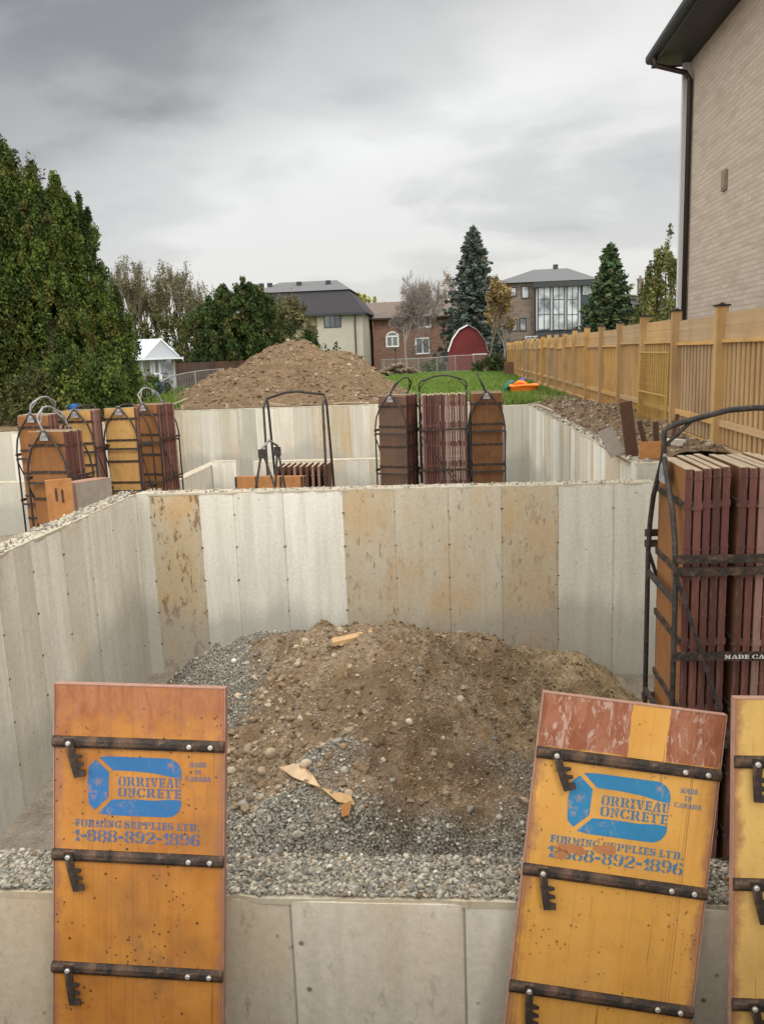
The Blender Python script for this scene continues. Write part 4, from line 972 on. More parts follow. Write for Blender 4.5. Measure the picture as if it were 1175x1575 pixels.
# branching trees
rmin_ = .016
def grow(b, p, d, L, r, depth, spread=.5, up=.15, tips=None, segs=2, kids=(2, 4)):
    pts = [p]; q = p; dd = d.copy()
    for i in range(segs):
        dd = (dd+Vector((random.gauss(0,.12), random.gauss(0,.12), random.gauss(0,.08)+up*.3))).normalized(); q = q+dd*L/segs; pts.append(q)
    b.tube(pts, r, 4 if depth < 3 else 6, radii=[r*(1-.45*i/segs) for i in range(segs+1)], caps=False)
    if tips is not None and depth <= 1: tips.append(tuple(q)); tips.append(tuple(pts[1]))
    if depth == 0: return
    for k in range(random.randint(*kids)):
        t = random.uniform(.45, 1.0) if k else 1.0
        j = min(int(t*segs), segs-1); s0 = pts[j].lerp(pts[j+1], t*segs-j)
        nd = (dd+Vector((random.gauss(0, spread), random.gauss(0, spread), random.gauss(0, spread*.5)+up))).normalized()
        grow(b, s0, nd, L*random.uniform(.62, .85), max(r*random.uniform(.5, .68), rmin_), depth-1, spread, up, tips, segs, kids)
def branch_tree(label, loc, h, rad=None, mat=None, leaf=.1, per=6, depth=6, spread=.45, group=None, name='bare_tree', cat='tree', twig=None, first=.28, stems=1, kids=(2, 4), cr=.35, up=.18):
    root = thing(name, label, cat, loc, 0, group); b = MB(); tips = []
    for s in range(stems):
        d = Vector((random.gauss(0,.05), random.gauss(0,.05), 1)) if stems == 1 else Vector((random.gauss(0,.4), random.gauss(0,.4), 1)).normalized()
        grow(b, Vector((0,0,0)), d, h*first, (.04+h*.019)/stems**.5, depth, spread, up, tips, 2, kids)
    zmax = max(v[2] for v in b.v); k = h/zmax
    rx = max(abs(v[0]) for v in b.v); kx = k if rad is None else rad/rx
    b.v = [(x*kx, y*kx, z*k) for x, y, z in b.v]
    b.build('trunk', twig or TWIG, root)
    if mat:
        T0 = np.array(tips)*np.array([kx, kx, k]); V, F, T = leaf_quads(T0, np.full(len(T0), cr), per, leaf, .8)
        npmesh('crown', V, F, mat, root, tint=T)
    return root
random.seed(21)
px_tree(14, 232, 27.5, fn=branch_tree, label='thin-leaved tree top rising above the tallest cedar', rad=2.0, mat=MIXL, leaf=.07, per=8, depth=6, cr=.3, name='leafy_tree')
gP = 'half-bare poplars left of the mound'
for i, (px, py, rd) in enumerate([(160,405,1.6),(186,392,1.5),(214,398,1.5),(238,420,1.3),(262,398,1.6),(290,425,1.5),(312,440,1.4)]):
    ords = ['first','second','third','fourth','fifth','sixth','last']
    px_tree(px, py, 56+random.uniform(-3, 3), fn=branch_tree, label=f'sparse half-bare poplar, {ords[i]} from the left in the row behind the gazebo', rad=rd, mat=BUDS, leaf=.085, per=1, depth=6, spread=.36, group=gP, name='poplar_tree', cr=.35, up=.3, twig=BARK, first=.3)
for i, (px, py, lab) in enumerate([(165,490,'behind the cedars'),(205,484,'above the gazebo roof'),(240,488,'right of the gazebo roof'),(272,484,'left of the cedar pair'),(300,490,'next to the cedar pair')]):
    px_tree(px, py, 53, label=f'dark understorey tree {lab} below the poplars', rad=1.9, mat=MIXL, nclump=90, per=30, leaf=.12, group='dark understorey trees below the poplars', shape=3.0, name='understorey_tree')
px_tree(344, 450, 50, label='left one of the two rounded cedars beside the soil mound', rad=1.9, mat=CEDAR2, nclump=330, per=70, leaf=.11, shape=4.5, zst=1.0, group='pair of cedars beside the mound')
px_tree(382, 440, 49, label='right one of the two rounded cedars beside the soil mound', rad=1.75, mat=CEDAR2, nclump=340, per=70, leaf=.11, shape=4.5, zst=1.0, group='pair of cedars beside the mound')
# spruces
def spruce(label, loc, h, rad, mat, group=None, tiers=34, leaf=.16, name='spruce_tree'):
    root = thing(name, label, 'tree', loc, 0, group); cen = []; rr = []; b = trunk_mb([(0,0,0), (0,0,h*.5), (0,0,h*.985)], .16, .015)
    for t in range(tiers):
        f = (t+.5)/tiers; z = h*(.06+.94*f); R = rad*(1-f)**.66*random.uniform(.82, 1.12)+.04
        nb = max(4, int(13*(1-f)+4))
        for k in range(nb):
            a = 6.283*(k+random.random()*.7)/nb; L = R*random.uniform(.7, 1.12)
            for j in range(1, 6):
                q = j/5; cen.append((math.cos(a)*L*q, math.sin(a)*L*q, z-L*.22*q+L*.10*q*q+random.gauss(0,.03))); rr.append(.10+.16*R*(1-q*.5)/max(R, .5)*min(1, R))
            b.tube([(0,0,z), (math.cos(a)*L*.9, math.sin(a)*L*.9, z-L*.12)], .02, 3, caps=False)
    cen.append((0,0,h)); rr.append(.06)
    V, F, T = leaf_quads(np.array(cen), np.array(rr), 9, leaf, .5, .1); npmesh('crown', V, F, mat, root, tint=T); b.build('trunk', BARK, root); return root
px_tree(727, 349, 72, fn=spruce, label='tall blue-green spruce between the brick house and the dark house', rad=3.1, mat=SPRUCE, leaf=.24)
px_tree(939, 376, 58, fn=spruce, label='green spruce in front of the dark modern house, behind the fence', rad=2.5, mat=SPRUCE2, leaf=.2)
random.seed(5)
px_tree(1024, 388, 50, fn=column_tree, label='olive green tree behind the fence beside the beige brick house', rad=1.7, mat=YMIX, nclump=150, per=50, leaf=.12, name='leafy_tree', shape=2.6, z0=.2)
px_tree(1000, 425, 54, fn=column_tree, label='smaller olive tree left of the one beside the brick house', rad=1.2, mat=YMIX, nclump=100, per=40, leaf=.12, name='leafy_tree', shape=2.6, z0=.2)
px_tree(622, 414, 70, fn=branch_tree, label='wide bare tree in front of the red brick house', rad=2.6, depth=7, spread=.75, kids=(3, 4), first=.30, up=.10)
px_tree(660, 425, 74, fn=branch_tree, label='smaller bare tree right of the wide bare one', rad=2.0, depth=6, spread=.7, kids=(3, 4), up=.1)
px_tree(688, 412, 90, fn=branch_tree, label='pinkish bare tree behind the brick house, left of the tall spruce', rad=2.0, mat=RUSSET, per=1, leaf=.12, depth=6)
px_tree(748, 428, 63, fn=branch_tree, label='budding russet tree just right of the tall spruce', rad=1.75, mat=RUSSET, leaf=.13, per=5, depth=6, spread=.42, cr=.4, twig=BARK)
px_tree(775, 452, 66, fn=branch_tree, label='thin bare tree at the left corner of the dark house', rad=1.2, mat=RUSSET, leaf=.1, per=1, depth=6, spread=.42)
px_tree(448, 446, 58, fn=branch_tree, label='sparse budding tree in front of the house with the mansard roof', rad=1.75, mat=BUDS, leaf=.12, per=3, depth=6, spread=.55, cr=.3, stems=2)
px_tree(563, 452, 110, fn=column_tree, label='yellow-green tree top showing between the two houses', rad=2.6, mat=YLEAF, nclump=60, per=40, leaf=.28, name='leafy_tree', shape=3)
px_tree(475, 518, 56, fn=column_tree, label='dark hedge bush behind the top of the mound', rad=1.6, mat=CEDAR2, nclump=60, per=40, leaf=.15, name='bush', cat='bush', shape=3.2)
px_tree(425, 515, 56, fn=column_tree, label='dark hedge bush behind the left shoulder of the mound', rad=1.7, mat=CEDAR2, nclump=60, per=40, leaf=.15, name='bush', cat='bush', shape=3.2)
px_tree(905, 470, 62, fn=column_tree, label='dark evergreen bush left of the green spruce', rad=1.1, mat=SPRUCE2, nclump=60, per=40, leaf=.15, name='bush', cat='bush', shape=2.5)
px_tree(758, 548, 60, fn=column_tree, label='small dark bush between the barn and the fence end', rad=.9, mat=CEDAR2, nclump=50, per=40, leaf=.13, name='bush', cat='bush', shape=2.5)
px_tree(668, 556, 68, fn=column_tree, label='low dark shrub left of the red barn', rad=1.0, mat=CEDAR2, nclump=50, per=30, leaf=.13, name='bush', cat='bush', shape=3)
# ---------------------------------------------------------------- wooden fence at the right
def wood_mat(name, a, b, c_, sc3):
    g = G(name); n = g.noise(1, 6, .65, g.co(scale=sc3)); n2 = g.noise(1.3, 3, .6); w_ = g.noise(1, 2, .5, g.co(scale=(6.1, 6.1, .02) if sc3[2] < 3 else (.05, .05, 6)))
    c = g.mix(n, a, b); c = g.mix(g.ramp(n2, [(.45, 0.), (.7, .55)]), c, c_); c = g.mix(g.math('MULTIPLY', g.ramp(w_, [(.35, 1.), (.65, 0.)]), .45), c, c_)
    c = g.hsv(c, .5, g.math('ADD', g.math('MULTIPLY', g.rnd(), .3), .85), g.math('ADD', g.math('MULTIPLY', g.rnd(), .3), .86))
    return g.out(c, .85, 0, (n, .25, .006), spec=.2)
FV = wood_mat('new_fence_boards', (.33,.205,.088), (.49,.325,.155), (.24,.14,.065), (18, 18, 1.4)); FH = wood_mat('new_fence_rails', (.39,.245,.11), (.55,.37,.18), (.29,.18,.085), (1.2, 1.2, 22))
CAP = simple('black_post_cap', (.018,.017,.016), .5, .2, .2, 30, .1)
FX = 3.75
fen = thing('wooden_fence', 'long new cedar board fence with black-capped posts running back along the right side', 'fence', (FX, 12.3, 0))
def F_(b, name, mat, par=fen, bevel=0):
    b.v = [(x-FX, y-12.3, z) for x, y, z in b.v]; return b.build(name, mat, par, bevel=bevel)
posts = [12.34+2.44*k for k in range(-3, 21)]
for k, y in enumerate(posts):
    dz = .03*math.sin(k*1.7)
    b = MB(); b.box((FX-.155, y-.062, -.35), (FX+.0, y+.062, 2.06+dz)); po = F_(b, 'post', FV, bevel=.004)
    b = MB(); zt = 2.06+dz; x_ = FX-.078
    b.box((x_-.098, y-.090, zt), (x_+.098, y+.090, zt+.022)); b.add([(x_-.055,y-.055,zt+.02),(x_+.055,y-.055,zt+.02),(x_+.055,y+.055,zt+.02),(x_-.055,y+.055,zt+.02),(x_,y,zt+.058)], [(0,1,4),(1,2,4),(2,3,4),(3,0,4)])
    c_ = F_(b, 'post_cap', CAP); c_.parent = po
    if k == len(posts)-1: break
    y0, y1 = y+.061, posts[k+1]-.061
    b = MB(); b.box((FX-.045, y0, 1.60+dz), (FX-.020, y1, 1.775+dz)); b.box((FX-.047, y0, 1.779+dz), (FX-.022, y1, 1.945+dz)); F_(b, 'top_boards', FH)
    b = MB(); b.box((FX-.085, y0, 1.545+dz), (FX-.008, y1, 1.596+dz)); F_(b, 'rail', FH, bevel=.003)
    b = MB(); b.box((FX-.085, y0, .38), (FX-.035, y1, .47)); F_(b, 'rail', FH, bevel=.003)
    b = MB(); b.box((FX-.075, y0, -.28), (FX-.045, y1, .12)); F_(b, 'kick_board', FH)
    b = MB(); yy = y0; q = 0
    while yy < y1-.03:
        wd = min(.125, y1-yy); jz = random.uniform(-.006, .006)
        b.box((FX-.034, yy, .125), (FX-.014, yy+wd-.004, 1.544+dz+jz*0)); 
        b.box((FX+.008, yy+wd-.03, .125), (FX+.026, min(yy+wd+.10, y1), 1.54+dz)); yy += wd+.062; q += 1
    F_(b, 'pickets', FV)
# yellow mesh gate leaning on the fence
YP = simple('yellow_painted_steel', (.36,.23,.045), .5, .1, .25, 30, .1)
gt = thing('mesh_gate', 'yellow steel mesh barrier panel leaning upright against the wooden fence', 'barrier', (FX-.2, 15.2, 0))
ya, yb_ = 14.95-15.2, 17.2-15.2
def gx_(z): return .02-.0*z+.02*z
for y in (ya, yb_):
    b = MB(); b.tube([(gx_(0), y, .0), (gx_(1.5), y, 1.42)], .018, 6); b.build('upright', YP, gt)
for z in (.10, .66, 1.40):
    b = MB(); b.tube([(gx_(z), ya, z), (gx_(z), yb_, z)], .018, 6); b.build('crossbar', YP, gt)
b = MB(); n = 22
for i in range(1, n): y = ya+(yb_-ya)*i/n; b.bar((gx_(.1), y, .1), (gx_(1.4), y, 1.4), .006, .006)
for i in range(1, 9): z = .1+1.3*i/9; b.bar((gx_(z), ya, z), (gx_(z), yb_, z), .007, .007)
b.build('wire_mesh', YP, gt)
# scrap boards by the near end of the right wall
def board_at(label, px, pyb, Y_, w_, t_, h_, lean, rz, mat, name='scrap_board'):
    p = at(px, pyb, Y_); b = MB(); b.box((-w_/2, 0, 0), (w_/2, t_, h_)); o = b.build(name, mat, bevel=.003); o.location = p; o.rotation_euler = (R_(lean[0]), R_(lean[1]), R_(rz)); return tag(o, label, 'board', 'scrap boards by the right wall end')
board_at('tall dark brown board standing upright by the near end of the right wall', 973, 706, 12.2, .17, .05, .82, (0, -8), 8, DKWOOD)
board_at('upright brown board with a pale tip, second of the standing scraps', 993, 690, 12.6, .07, .03, .42, (0, -14), 0, DKWOOD)
board_at('narrow upright brown board right of the pale-tipped one', 1010, 690, 12.8, .08, .03, .40, (0, -4), 0, DKWOOD)
board_at('dark thin stake standing before the yellow barrier', 1030, 695, 12.5, .05, .03, .55, (0, 10), 0, DKWOOD)
board_at('square brown plywood offcut standing on the stepped wall end', 1000, 706, 11.8, .30, .03, .24, (-4, 0), 3, OFFCUT)
board_at('grey board leaning against the tall brown board', 950, 700, 12.3, .22, .02, .42, (-18, -22), 10, GREYB)
board_at('pale cement bag slumped on the stepped wall by the fence', 1041, 700, 12.3, .24, .2, .22, (0, 5), 20, simple('pale_bag', (.6,.58,.52), .8), name='cement_bag')
for (p0, p1, lab) in [(((826,622,23.8)), ((850,632,20.5)), 'pale broken batten lying at the far corner of the right wall'), ((812,628,23.9), (832,618,24.3), 'short pale batten across the far right wall corner'), (((415,620,27.4)), ((440,626,27.2)), 'pale splintered batten on the far wall top right of the empty rack'), ((520,619,27.4), (560,626,27.2), 'long pale lath lying before the soil mound'), ((575,612,27.6), (600,622,27.3), 'pale lath at the right foot of the mound'), ((258,625,27.2), (290,612,27.9), 'pale lath angled up from the rear left rack')]:
    a = at(*p0); q_ = at(*p1); a.z = max(a.z, .03); q_.z = max(q_.z, .05); b = MB(); b.bar((0,0,0), q_-a, .06, .03); o = b.build('batten', TOPWOOD); o.location = a; tag(o, lab, 'batten', 'pale battens lying around the walls')
for (px, Yd, lab) in [(352, 27.2, 'short white stake standing on the far wall behind the mound foot'), (294, 27.2, 'thin pale stake left of the white stake on the far wall')]:
    p = gz(px, 628); b = MB(); b.box((-.04,-.02,0), (.04,.02,.16)); o = b.build('stake', TOPWOOD); o.location = (p.x, Yd, .01); tag(o, lab, 'stake')
# toys
ORG = simple('orange_plastic', (.85,.20,.02), .45, 0, .1, 5, .05); GRN = simple('green_plastic', (.02,.12,.07), .5, 0, .15, 5, .05); PUR = simple('purple_plastic', (.14,.10,.38), .5, 0, .1, 5, .05); WHT = simple('white_painted', (.74,.74,.72), .5, 0, .06, 9, .05)
p = gz(806, 606); tub = thing('toy_tub', 'bright orange plastic toy tub standing on the lawn by the fence', 'toy tub', (p.x, p.y, 0))
def ring(mb_, prof, n=18, sq=1.0, M=None):
    vs = []; fs = []
    for (r, z) in prof:
        for k in range(n): a = 2*math.pi*k/n; vs.append((math.cos(a)*r*sq, math.sin(a)*r, z+.02*math.sin(3*a)*(r > .2)))
    for i in range(len(prof)-1):
        for k in range(n): fs.append((i*n+k, i*n+(k+1) % n, (i+1)*n+(k+1) % n, (i+1)*n+k))
    mb_.add(vs, fs, 0, None, M)
b = MB(); ring(b, [(0,.0), (.36,.0), (.42,.08), (.44,.26), (.50,.30), (.46,.34), (.36,.30), (.33,.1), (0,.06)], sq=1.1); b.build('tub', ORG, tub, smooth=True)
b = MB(); b.tube([(-.34,.1,.3), (-.2,.0,.42), (-.04,0,.40), (.12,-.05,.30)], .07, 8); b.build('moulded_arm', ORG, tub, smooth=True)
b = MB(); ring(b, [(0,0), (.10,0), (.12,.1), (.07,.22), (.09,.32), (0,.36)], 12); o = b.build('toy_bucket', PUR, smooth=True); o.location = (p.x-.05, p.y+.1, .22); tag(o, 'purple toy standing in the orange tub', 'toy')
b = MB(); b.tube([(0,0,.05), (.25,.1,.32), (.5,.1,.55), (.72,.12,.6)], .16, 10, radii=[.12,.2,.22,.15]); o = b.build('toy_slide', GRN, smooth=True); o.location = (p.x-.95, p.y+.3, .05); o.scale = (.6, .6, .62); o.location = (p.x-.75, p.y+.3, .03); tag(o, 'dark green plastic toy slide leaning left of the orange tub', 'toy')
# ---------------------------------------------------------------- beige house at the right
def brick_mat(name, a, b_, mort, sw, sh, dark, dk=.4, axis='y'):
    g = G(name); sx, sy, sz = g.sep(g.co()); cb = g.node('ShaderNodeCombineXYZ')
    g.put(cb.inputs[0], g.math('ADD', sy, sx)); g.put(cb.inputs[1], sz)
    n = g.node('ShaderNodeTexBrick'); g.put(n.inputs['Vector'], cb.outputs[0]); n.inputs['Scale'].default_value = 1
    n.inputs['Color1'].default_value = (*a, 1); n.inputs['Color2'].default_value = (*b_, 1); n.inputs['Mortar'].default_value = (*mort, 1)
    n.inputs['Brick Width'].default_value = sw; n.inputs['Row Height'].default_value = sh; n.inputs['Mortar Size'].default_value = .010; n.inputs['Bias'].default_value = -.2
    m = g.node('ShaderNodeMapping'); g.put(m.inputs[0], cb.outputs[0]); m.inputs['Scale'].default_value = (1/sw*.45, 1/sh*.45, 1)
    v = g.noise(1.0, 3, .6, m.outputs[0])
    c = g.mix(g.math('MULTIPLY', g.ramp(v, [(.53, 0.), (.60, 1.)]), dk), n.outputs['Color'], dark)
    return g.out(c, .9, 0, (g.math('ADD', g.math('MULTIPLY', n.outputs['Fac'], -1.0), g.noise(9, 3)), .5, .01), spec=.15)
BEIGE = brick_mat('beige_brick', (.43,.365,.30), (.37,.31,.25), (.33,.28,.235), .42, .09, (.30,.24,.19), .40)
DARKM = simple('charcoal_metal', (.035,.037,.040), .5, .2, .2, 20, .05)
SHING = simple('dark_shingles', (.060,.058,.060), .95, 0, .4, 8, .8); BPIPE = simple('dark_brown_downpipe', (.035,.024,.020), .4, .2, .2, 9, .05); TRIMW = simple('light_grey_trim', (.50,.50,.50), .6, 0, .08, 9, .05)
hs = thing('brick_house', 'tall beige brick house with charcoal eaves cut off by the right edge', 'house', (5, 19.6, 0))
def H_(b, name, mat, org, par, bevel=0, smooth=False): b.v = [(x-org[0], y-org[1], z-org[2]) for x, y, z in b.v]; return b.build(name, mat, par, bevel=bevel, smooth=smooth)
hO = (5, 19.6, 0); HZ = 7.3
b = MB(); b.box((5, -4, 0), (14, 19.56, HZ)); H_(b, 'wall', BEIGE, hO, hs)
b = MB(); b.box((4.85, 19.48, 0), (5.06, 19.6, HZ-.01)); H_(b, 'corner_trim', TRIMW, hO, hs)
ov = .73
b = MB(); b.box((5-ov, -4.6, HZ), (14.6, 19.72, HZ+.03)); H_(b, 'soffit', DARKM, hO, hs)
b = MB(); b.box((5-ov-.02, -4.6, HZ-.02), (5-ov+.01, 19.74, HZ+.19)); b.box((5-ov+.011, 19.722, HZ-.02), (14.6, 19.74, HZ+.19)); H_(b, 'fascia', DARKM, hO, hs)
b = MB(); prof = [(0,0), (-.09,.01), (-.13,.06), (-.13,.15), (-.115,.15), (-.11,.07), (0,.02)]
b.prism([(5-ov-.022+x, -4.6, HZ+.04+z) for x, z in prof], (0, 24.3, 0)); H_(b, 'gutter', DARKM, hO, hs)
b = MB(); x0 = 5-ov-.06; zt = HZ+.20; rz_ = 10.6
b.add([(x0, -4.7, zt), (14.7, -4.7, zt), (14.7, 19.8, zt), (x0, 19.8, zt), (9.5, 1.0, rz_), (9.5, 14.0, rz_)], [(0,4,5,3), (3,5,2), (2,5,4,1), (1,4,0), (0,3,2,1)]); H_(b, 'roof', SHING, hO, hs)
b = MB(); b.tube([(5-ov-.06, 19.25, HZ+.06), (5-ov-.05, 19.25, HZ-.10), (4.84, 19.25, HZ-.28), (4.93, 19.25, HZ-.42), (4.93, 19.25, .1)], .055, 8); H_(b, 'downpipe', BPIPE, hO, hs, smooth=True)
b = MB(); b.box((4.955, 16.72, 4.28), (4.998, 16.98, 4.64)); b.box((4.945, 16.75, 4.32), (4.954, 16.95, 4.60)); H_(b, 'wall_vent', simple('brown_vent', (.20,.15,.11), .6), hO, hs, bevel=.004)
# ---------------------------------------------------------------- far houses
GLASS = (lambda g: g.out(g.mix(g.noise(.9, 3), (.05,.06,.07), (.14,.16,.18)), .12, 0, spec=.8))(G('window_glass'))
def window(parent, org, x0, x1, z0_, z1_, yf, frame=WHT, bars=1, hb=0, glass=None, fw=.07):
    b = MB(); 
    b.box((x0-fw, yf-.06, z0_-fw), (x1+fw, yf-.001, z0_)); b.box((x0-fw, yf-.06, z1_), (x1+fw, yf-.001, z1_+fw)); b.box((x0-fw, yf-.06, z0_), (x0, yf-.001, z1_)); b.box((x1, yf-.06, z0_), (x1+fw, yf-.001, z1_))
    for k in range(1, bars+1): xc = x0+(x1-x0)*k/(bars+1); b.box((xc-fw*.35, yf-.05, z0_), (xc+fw*.35, yf-.002, z1_))
    for k in range(1, hb+1): zc_ = z0_+(z1_-z0_)*k/(hb+1); b.box((x0, yf-.045, zc_-fw*.35), (x1, yf-.003, zc_+fw*.35))
    f = H_(b, 'window_frame', frame, org, parent)
    b = MB(); b.box((x0, yf-.02, z0_), (x1, yf-.0015, z1_)); H_(b, 'pane', glass or GLASS, org, f)
def rectpx(x0, y0, x1, y1, Y_): a = at(x0, y0, Y_); c_ = at(x1, y1, Y_); return a.x, c_.x, min(c_.z, a.z), max(c_.z, a.z)
# house with mansard roof
YA = 74; hA = thing('mansard_house', 'cream stucco house with a big dark mansard roof behind the soil mound', 'house', (at(480,560,YA).x, YA, 0)); oA = tuple(hA.location)
CREAM = simple('cream_stucco', (.36,.325,.275), .9, 0, .12, 2, .1); TAN = simple('tan_stucco', (.36,.29,.20), .9, 0, .15, 2, .1); DSH = simple('charcoal_mansard', (.040,.038,.042), .9, 0, .3, 6, .4); GSH = simple('grey_shingle_roof', (.115,.115,.12), .95, 0, .25, 6, .4)
xa0, xa1, _, ze = rectpx(400, 560, 557, 481, YA); xm = at(487, 480, YA).x
b = MB(); b.box((xm, YA, -.1), (xa1, YA+9, ze)); H_(b, 'wall', CREAM, oA, hA)
b = MB(); b.box((xa0-.5, YA+.6, -.1), (xm-.01, YA+9, ze-.02)); H_(b, 'side_wall', TAN, oA, hA)
zt = at(480, 447, YA).z; zr_ = at(480, 434, YA+5).z
b = MB(); X0, X1 = xa0-1.0, xa1+.4
b.add([(X0,YA-.5,ze),(X1,YA-.5,ze),(X1,YA+9.5,ze),(X0,YA+9.5,ze),(X0+.6,YA+.5,zt),(X1-1.6,YA+.5,zt),(X1-1.6,YA+8.5,zt),(X0+.6,YA+8.5,zt)], [(0,1,5,4),(1,2,6,5),(2,3,7,6),(3,0,4,7),(0,3,2,1)]); H_(b, 'mansard', DSH, oA, hA)
b = MB(); b.add([(X0+.4,YA+.3,zt+.01),(X1-1.4,YA+.3,zt+.01),(X1-1.4,YA+8.7,zt+.01),(X0+.4,YA+8.7,zt+.01),(X0+2.4,YA+4,zr_),(X1-3.0,YA+4,zr_)], [(0,1,5,4),(1,2,5),(2,3,4,5),(3,0,4),(0,3,2,1)]); H_(b, 'roof', GSH, oA, hA)
for px in (402, 415, 460, 505):
    p = at(px, 440, YA+2.5); b = MB(); b.box((p.x-.2, YA+2.4, zt), (p.x+.2, YA+2.8, zr_-.12)); H_(b, 'roof_vent', DSH, oA, hA)
a_ = rectpx(500, 503, 523, 485, YA); window(hA, oA, *a_, YA, frame=DARKM, bars=2)
for k in (410, 437): a_ = rectpx(k, 508, k+16, 488, YA+.6); window(hA, oA, *a_, YA+.6, frame=DARKM, bars=1)
b = MB(); b.box((X0, YA-.58, ze-.15), (X1+.05, YA-.50, ze+.05)); H_(b, 'gutter', DARKM, oA, hA)
b = MB(); b.tube([(at(546,490,YA).x, YA-.12, 0), (at(546,490,YA).x, YA-.12, ze-.1)], .06, 6); H_(b, 'downpipe', DARKM, oA, hA)
# red brick house
RBR = brick_mat('red_brick', (.215,.12,.088), (.18,.10,.073), (.23,.17,.14), .3, .1, (.13,.06,.045), .5); OBR = brick_mat('orange_brick', (.40,.17,.09), (.34,.14,.08), (.36,.22,.15), .3, .1, (.26,.11,.07), .4); BRS = simple('brown_shingles', (.125,.095,.080), .95, 0, .3, 5, .4)
YB = 80; hB = thing('brick_house', 'red brick two-storey house with white-framed windows behind the bare tree', 'house', (at(630,560,YB).x, YB, 0)); oB = tuple(hB.location)
xb0, xb1, _, zb = rectpx(576, 560, 735, 484, YB)
b = MB(); b.box((xb0, YB, -.1), (xb1, YB+9, zb)); H_(b, 'wall', RBR, oB, hB)
b = MB(); zr_ = at(640, 462, YB+4).z; b.add([(xb0-.5,YB-.5,zb),(xb1+.5,YB-.5,zb),(xb1+.5,YB+9.5,zb),(xb0-.5,YB+9.5,zb),(xb0+2.6,YB+4.5,zr_),(xb1-3.5,YB+4.5,zr_)], [(0,1,5,4),(1,2,5),(2,3,4,5),(3,0,4),(0,3,2,1)]); H_(b, 'roof', BRS, oB, hB)
b = MB(); b.box((xb0-.5, YB-.56, zb-.12), (xb1+.5, YB-.5, zb+.04)); H_(b, 'gutter', BPIPE, oB, hB)
for r_ in ((645,502,660,486), (641,543,659,521), (596,532,611,518)):
    a_ = rectpx(r_[0], r_[1], r_[2], r_[3], YB); window(hB, oB, *a_, YB, bars=1, hb=0, fw=.13)
a_ = rectpx(596, 518, 611, 511, YB); b = MB(); xc = (a_[0]+a_[1])/2; rr_ = (a_[1]-a_[0])/2; n_ = 12
b.add([(xc+math.cos(math.pi*k/n_)*rr_, YB-.03, a_[2]+math.sin(math.pi*k/n_)*rr_*.7) for k in range(n_+1)], [tuple(range(n_+1))]); H_(b, 'arched_pane', GLASS, oB, hB)
b = MB(); b.tube([(xc+math.cos(math.pi*k/n_)*(rr_+.06), YB-.05, a_[2]+.02+math.sin(math.pi*k/n_)*(rr_*.7+.06)) for k in range(n_+1)], .07, 5); H_(b, 'arched_frame', WHT, oB, hB)
YO = 90; hO2 = thing('brick_house', 'orange brick house showing in the gap left of the red brick house', 'house', (at(560,560,YO).x, YO, 0)); oO = tuple(hO2.location)
x0, x1, _, zo = rectpx(548, 560, 600, 484, YO); b = MB(); b.box((x0, YO, -.1), (x1+2, YO+8, zo)); H_(b, 'wall', OBR, oO, hO2)
b = MB(); zr_ = at(600, 464, YO+3).z; b.add([(x0-.3,YO-.5,zo),(x1+7,YO-.5,zo),(x1+7,YO+8,zo),(x0-.3,YO+8,zo),(x0+.1,YO+3.5,zr_),(x1+5,YO+3.5,zr_)], [(0,1,5,4),(1,2,5),(2,3,4,5),(3,0,4),(0,3,2,1)]); H_(b, 'roof', BRS, oO, hO2)
a_ = rectpx(558, 505, 568, 490, YO); window(hO2, oO, *a_, YO, bars=0); a_ = rectpx(558, 535, 572, 516, YO); window(hO2, oO, *a_, YO, bars=1)
# modern dark house
YM = 74; GRB = brick_mat('grey_brown_brick', (.20,.155,.125), (.17,.13,.105), (.22,.18,.15), .4, .12, (.11,.085,.07), .5); SLATE = simple('slate_cladding', (.040,.048,.058), .6, .1, .2, 5, .1); LG = simple('light_grey_frames', (.36,.38,.40), .5, 0, .06, 9, .05)
hM = thing('modern_house', 'dark modern house with tall glazed bay above the far fence end', 'house', (at(845,540,YM).x, YM, 0)); oM = tuple(hM.location)
xm0, xm1, _, zm = rectpx(766, 560, 822, 434, YM)
b = MB(); b.box((xm0, YM, -.1), (xm1, YM+9, zm)); H_(b, 'wall', GRB, oM, hM)
x2, x3, _, z3 = rectpx(816, 560, 912, 434, YM); b = MB(); b.box((xm1+.002, YM-.6, -.1), (x3, YM+9, z3)); H_(b, 'bay_wall', SLATE, oM, hM)
ztop = at(860, 413, YM+4).z
b = MB(); b.add([(xm0-.4,YM-.5,zm),(x3+.4,YM-.5,zm),(x3+.4,YM+9.5,zm),(xm0-.4,YM+9.5,zm),(xm0+3.4,YM+4,ztop),(x3-1.6,YM+4,ztop)], [(0,1,5,4),(1,2,5),(2,3,4,5),(3,0,4),(0,3,2,1)]); H_(b, 'roof', GSH, oM, hM)
b = MB(); b.box((xm1-.25, YM-1.1, z3-.3), (x3+.4, YM-.62, z3+.12)); H_(b, 'eave', DARKM, oM, hM)
b = MB(); p = at(854, 411, YM+4); b.box((p.x-.2, YM+3.8, ztop-.1), (p.x+.2, YM+4.2, ztop+.35)); H_(b, 'roof_vent', DARKM, oM, hM)
b = MB(); a_ = rectpx(824, 509, 892, 433, YM-.6); b.box((a_[0], YM-.70, a_[2]), (a_[1], YM-.602, a_[3])); H_(b, 'glazing_frame', LG, oM, hM)
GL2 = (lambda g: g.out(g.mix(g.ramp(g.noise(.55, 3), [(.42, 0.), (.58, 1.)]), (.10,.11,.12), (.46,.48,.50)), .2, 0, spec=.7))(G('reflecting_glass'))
for (u0, u1) in ((828,845), (851,867), (872,888)):
    a_ = rectpx(u0, 507, u1, 437, YM-.7); window(hM, oM, *a_, YM-.701, frame=DARKM, bars=1, hb=2, glass=GL2, fw=.07)
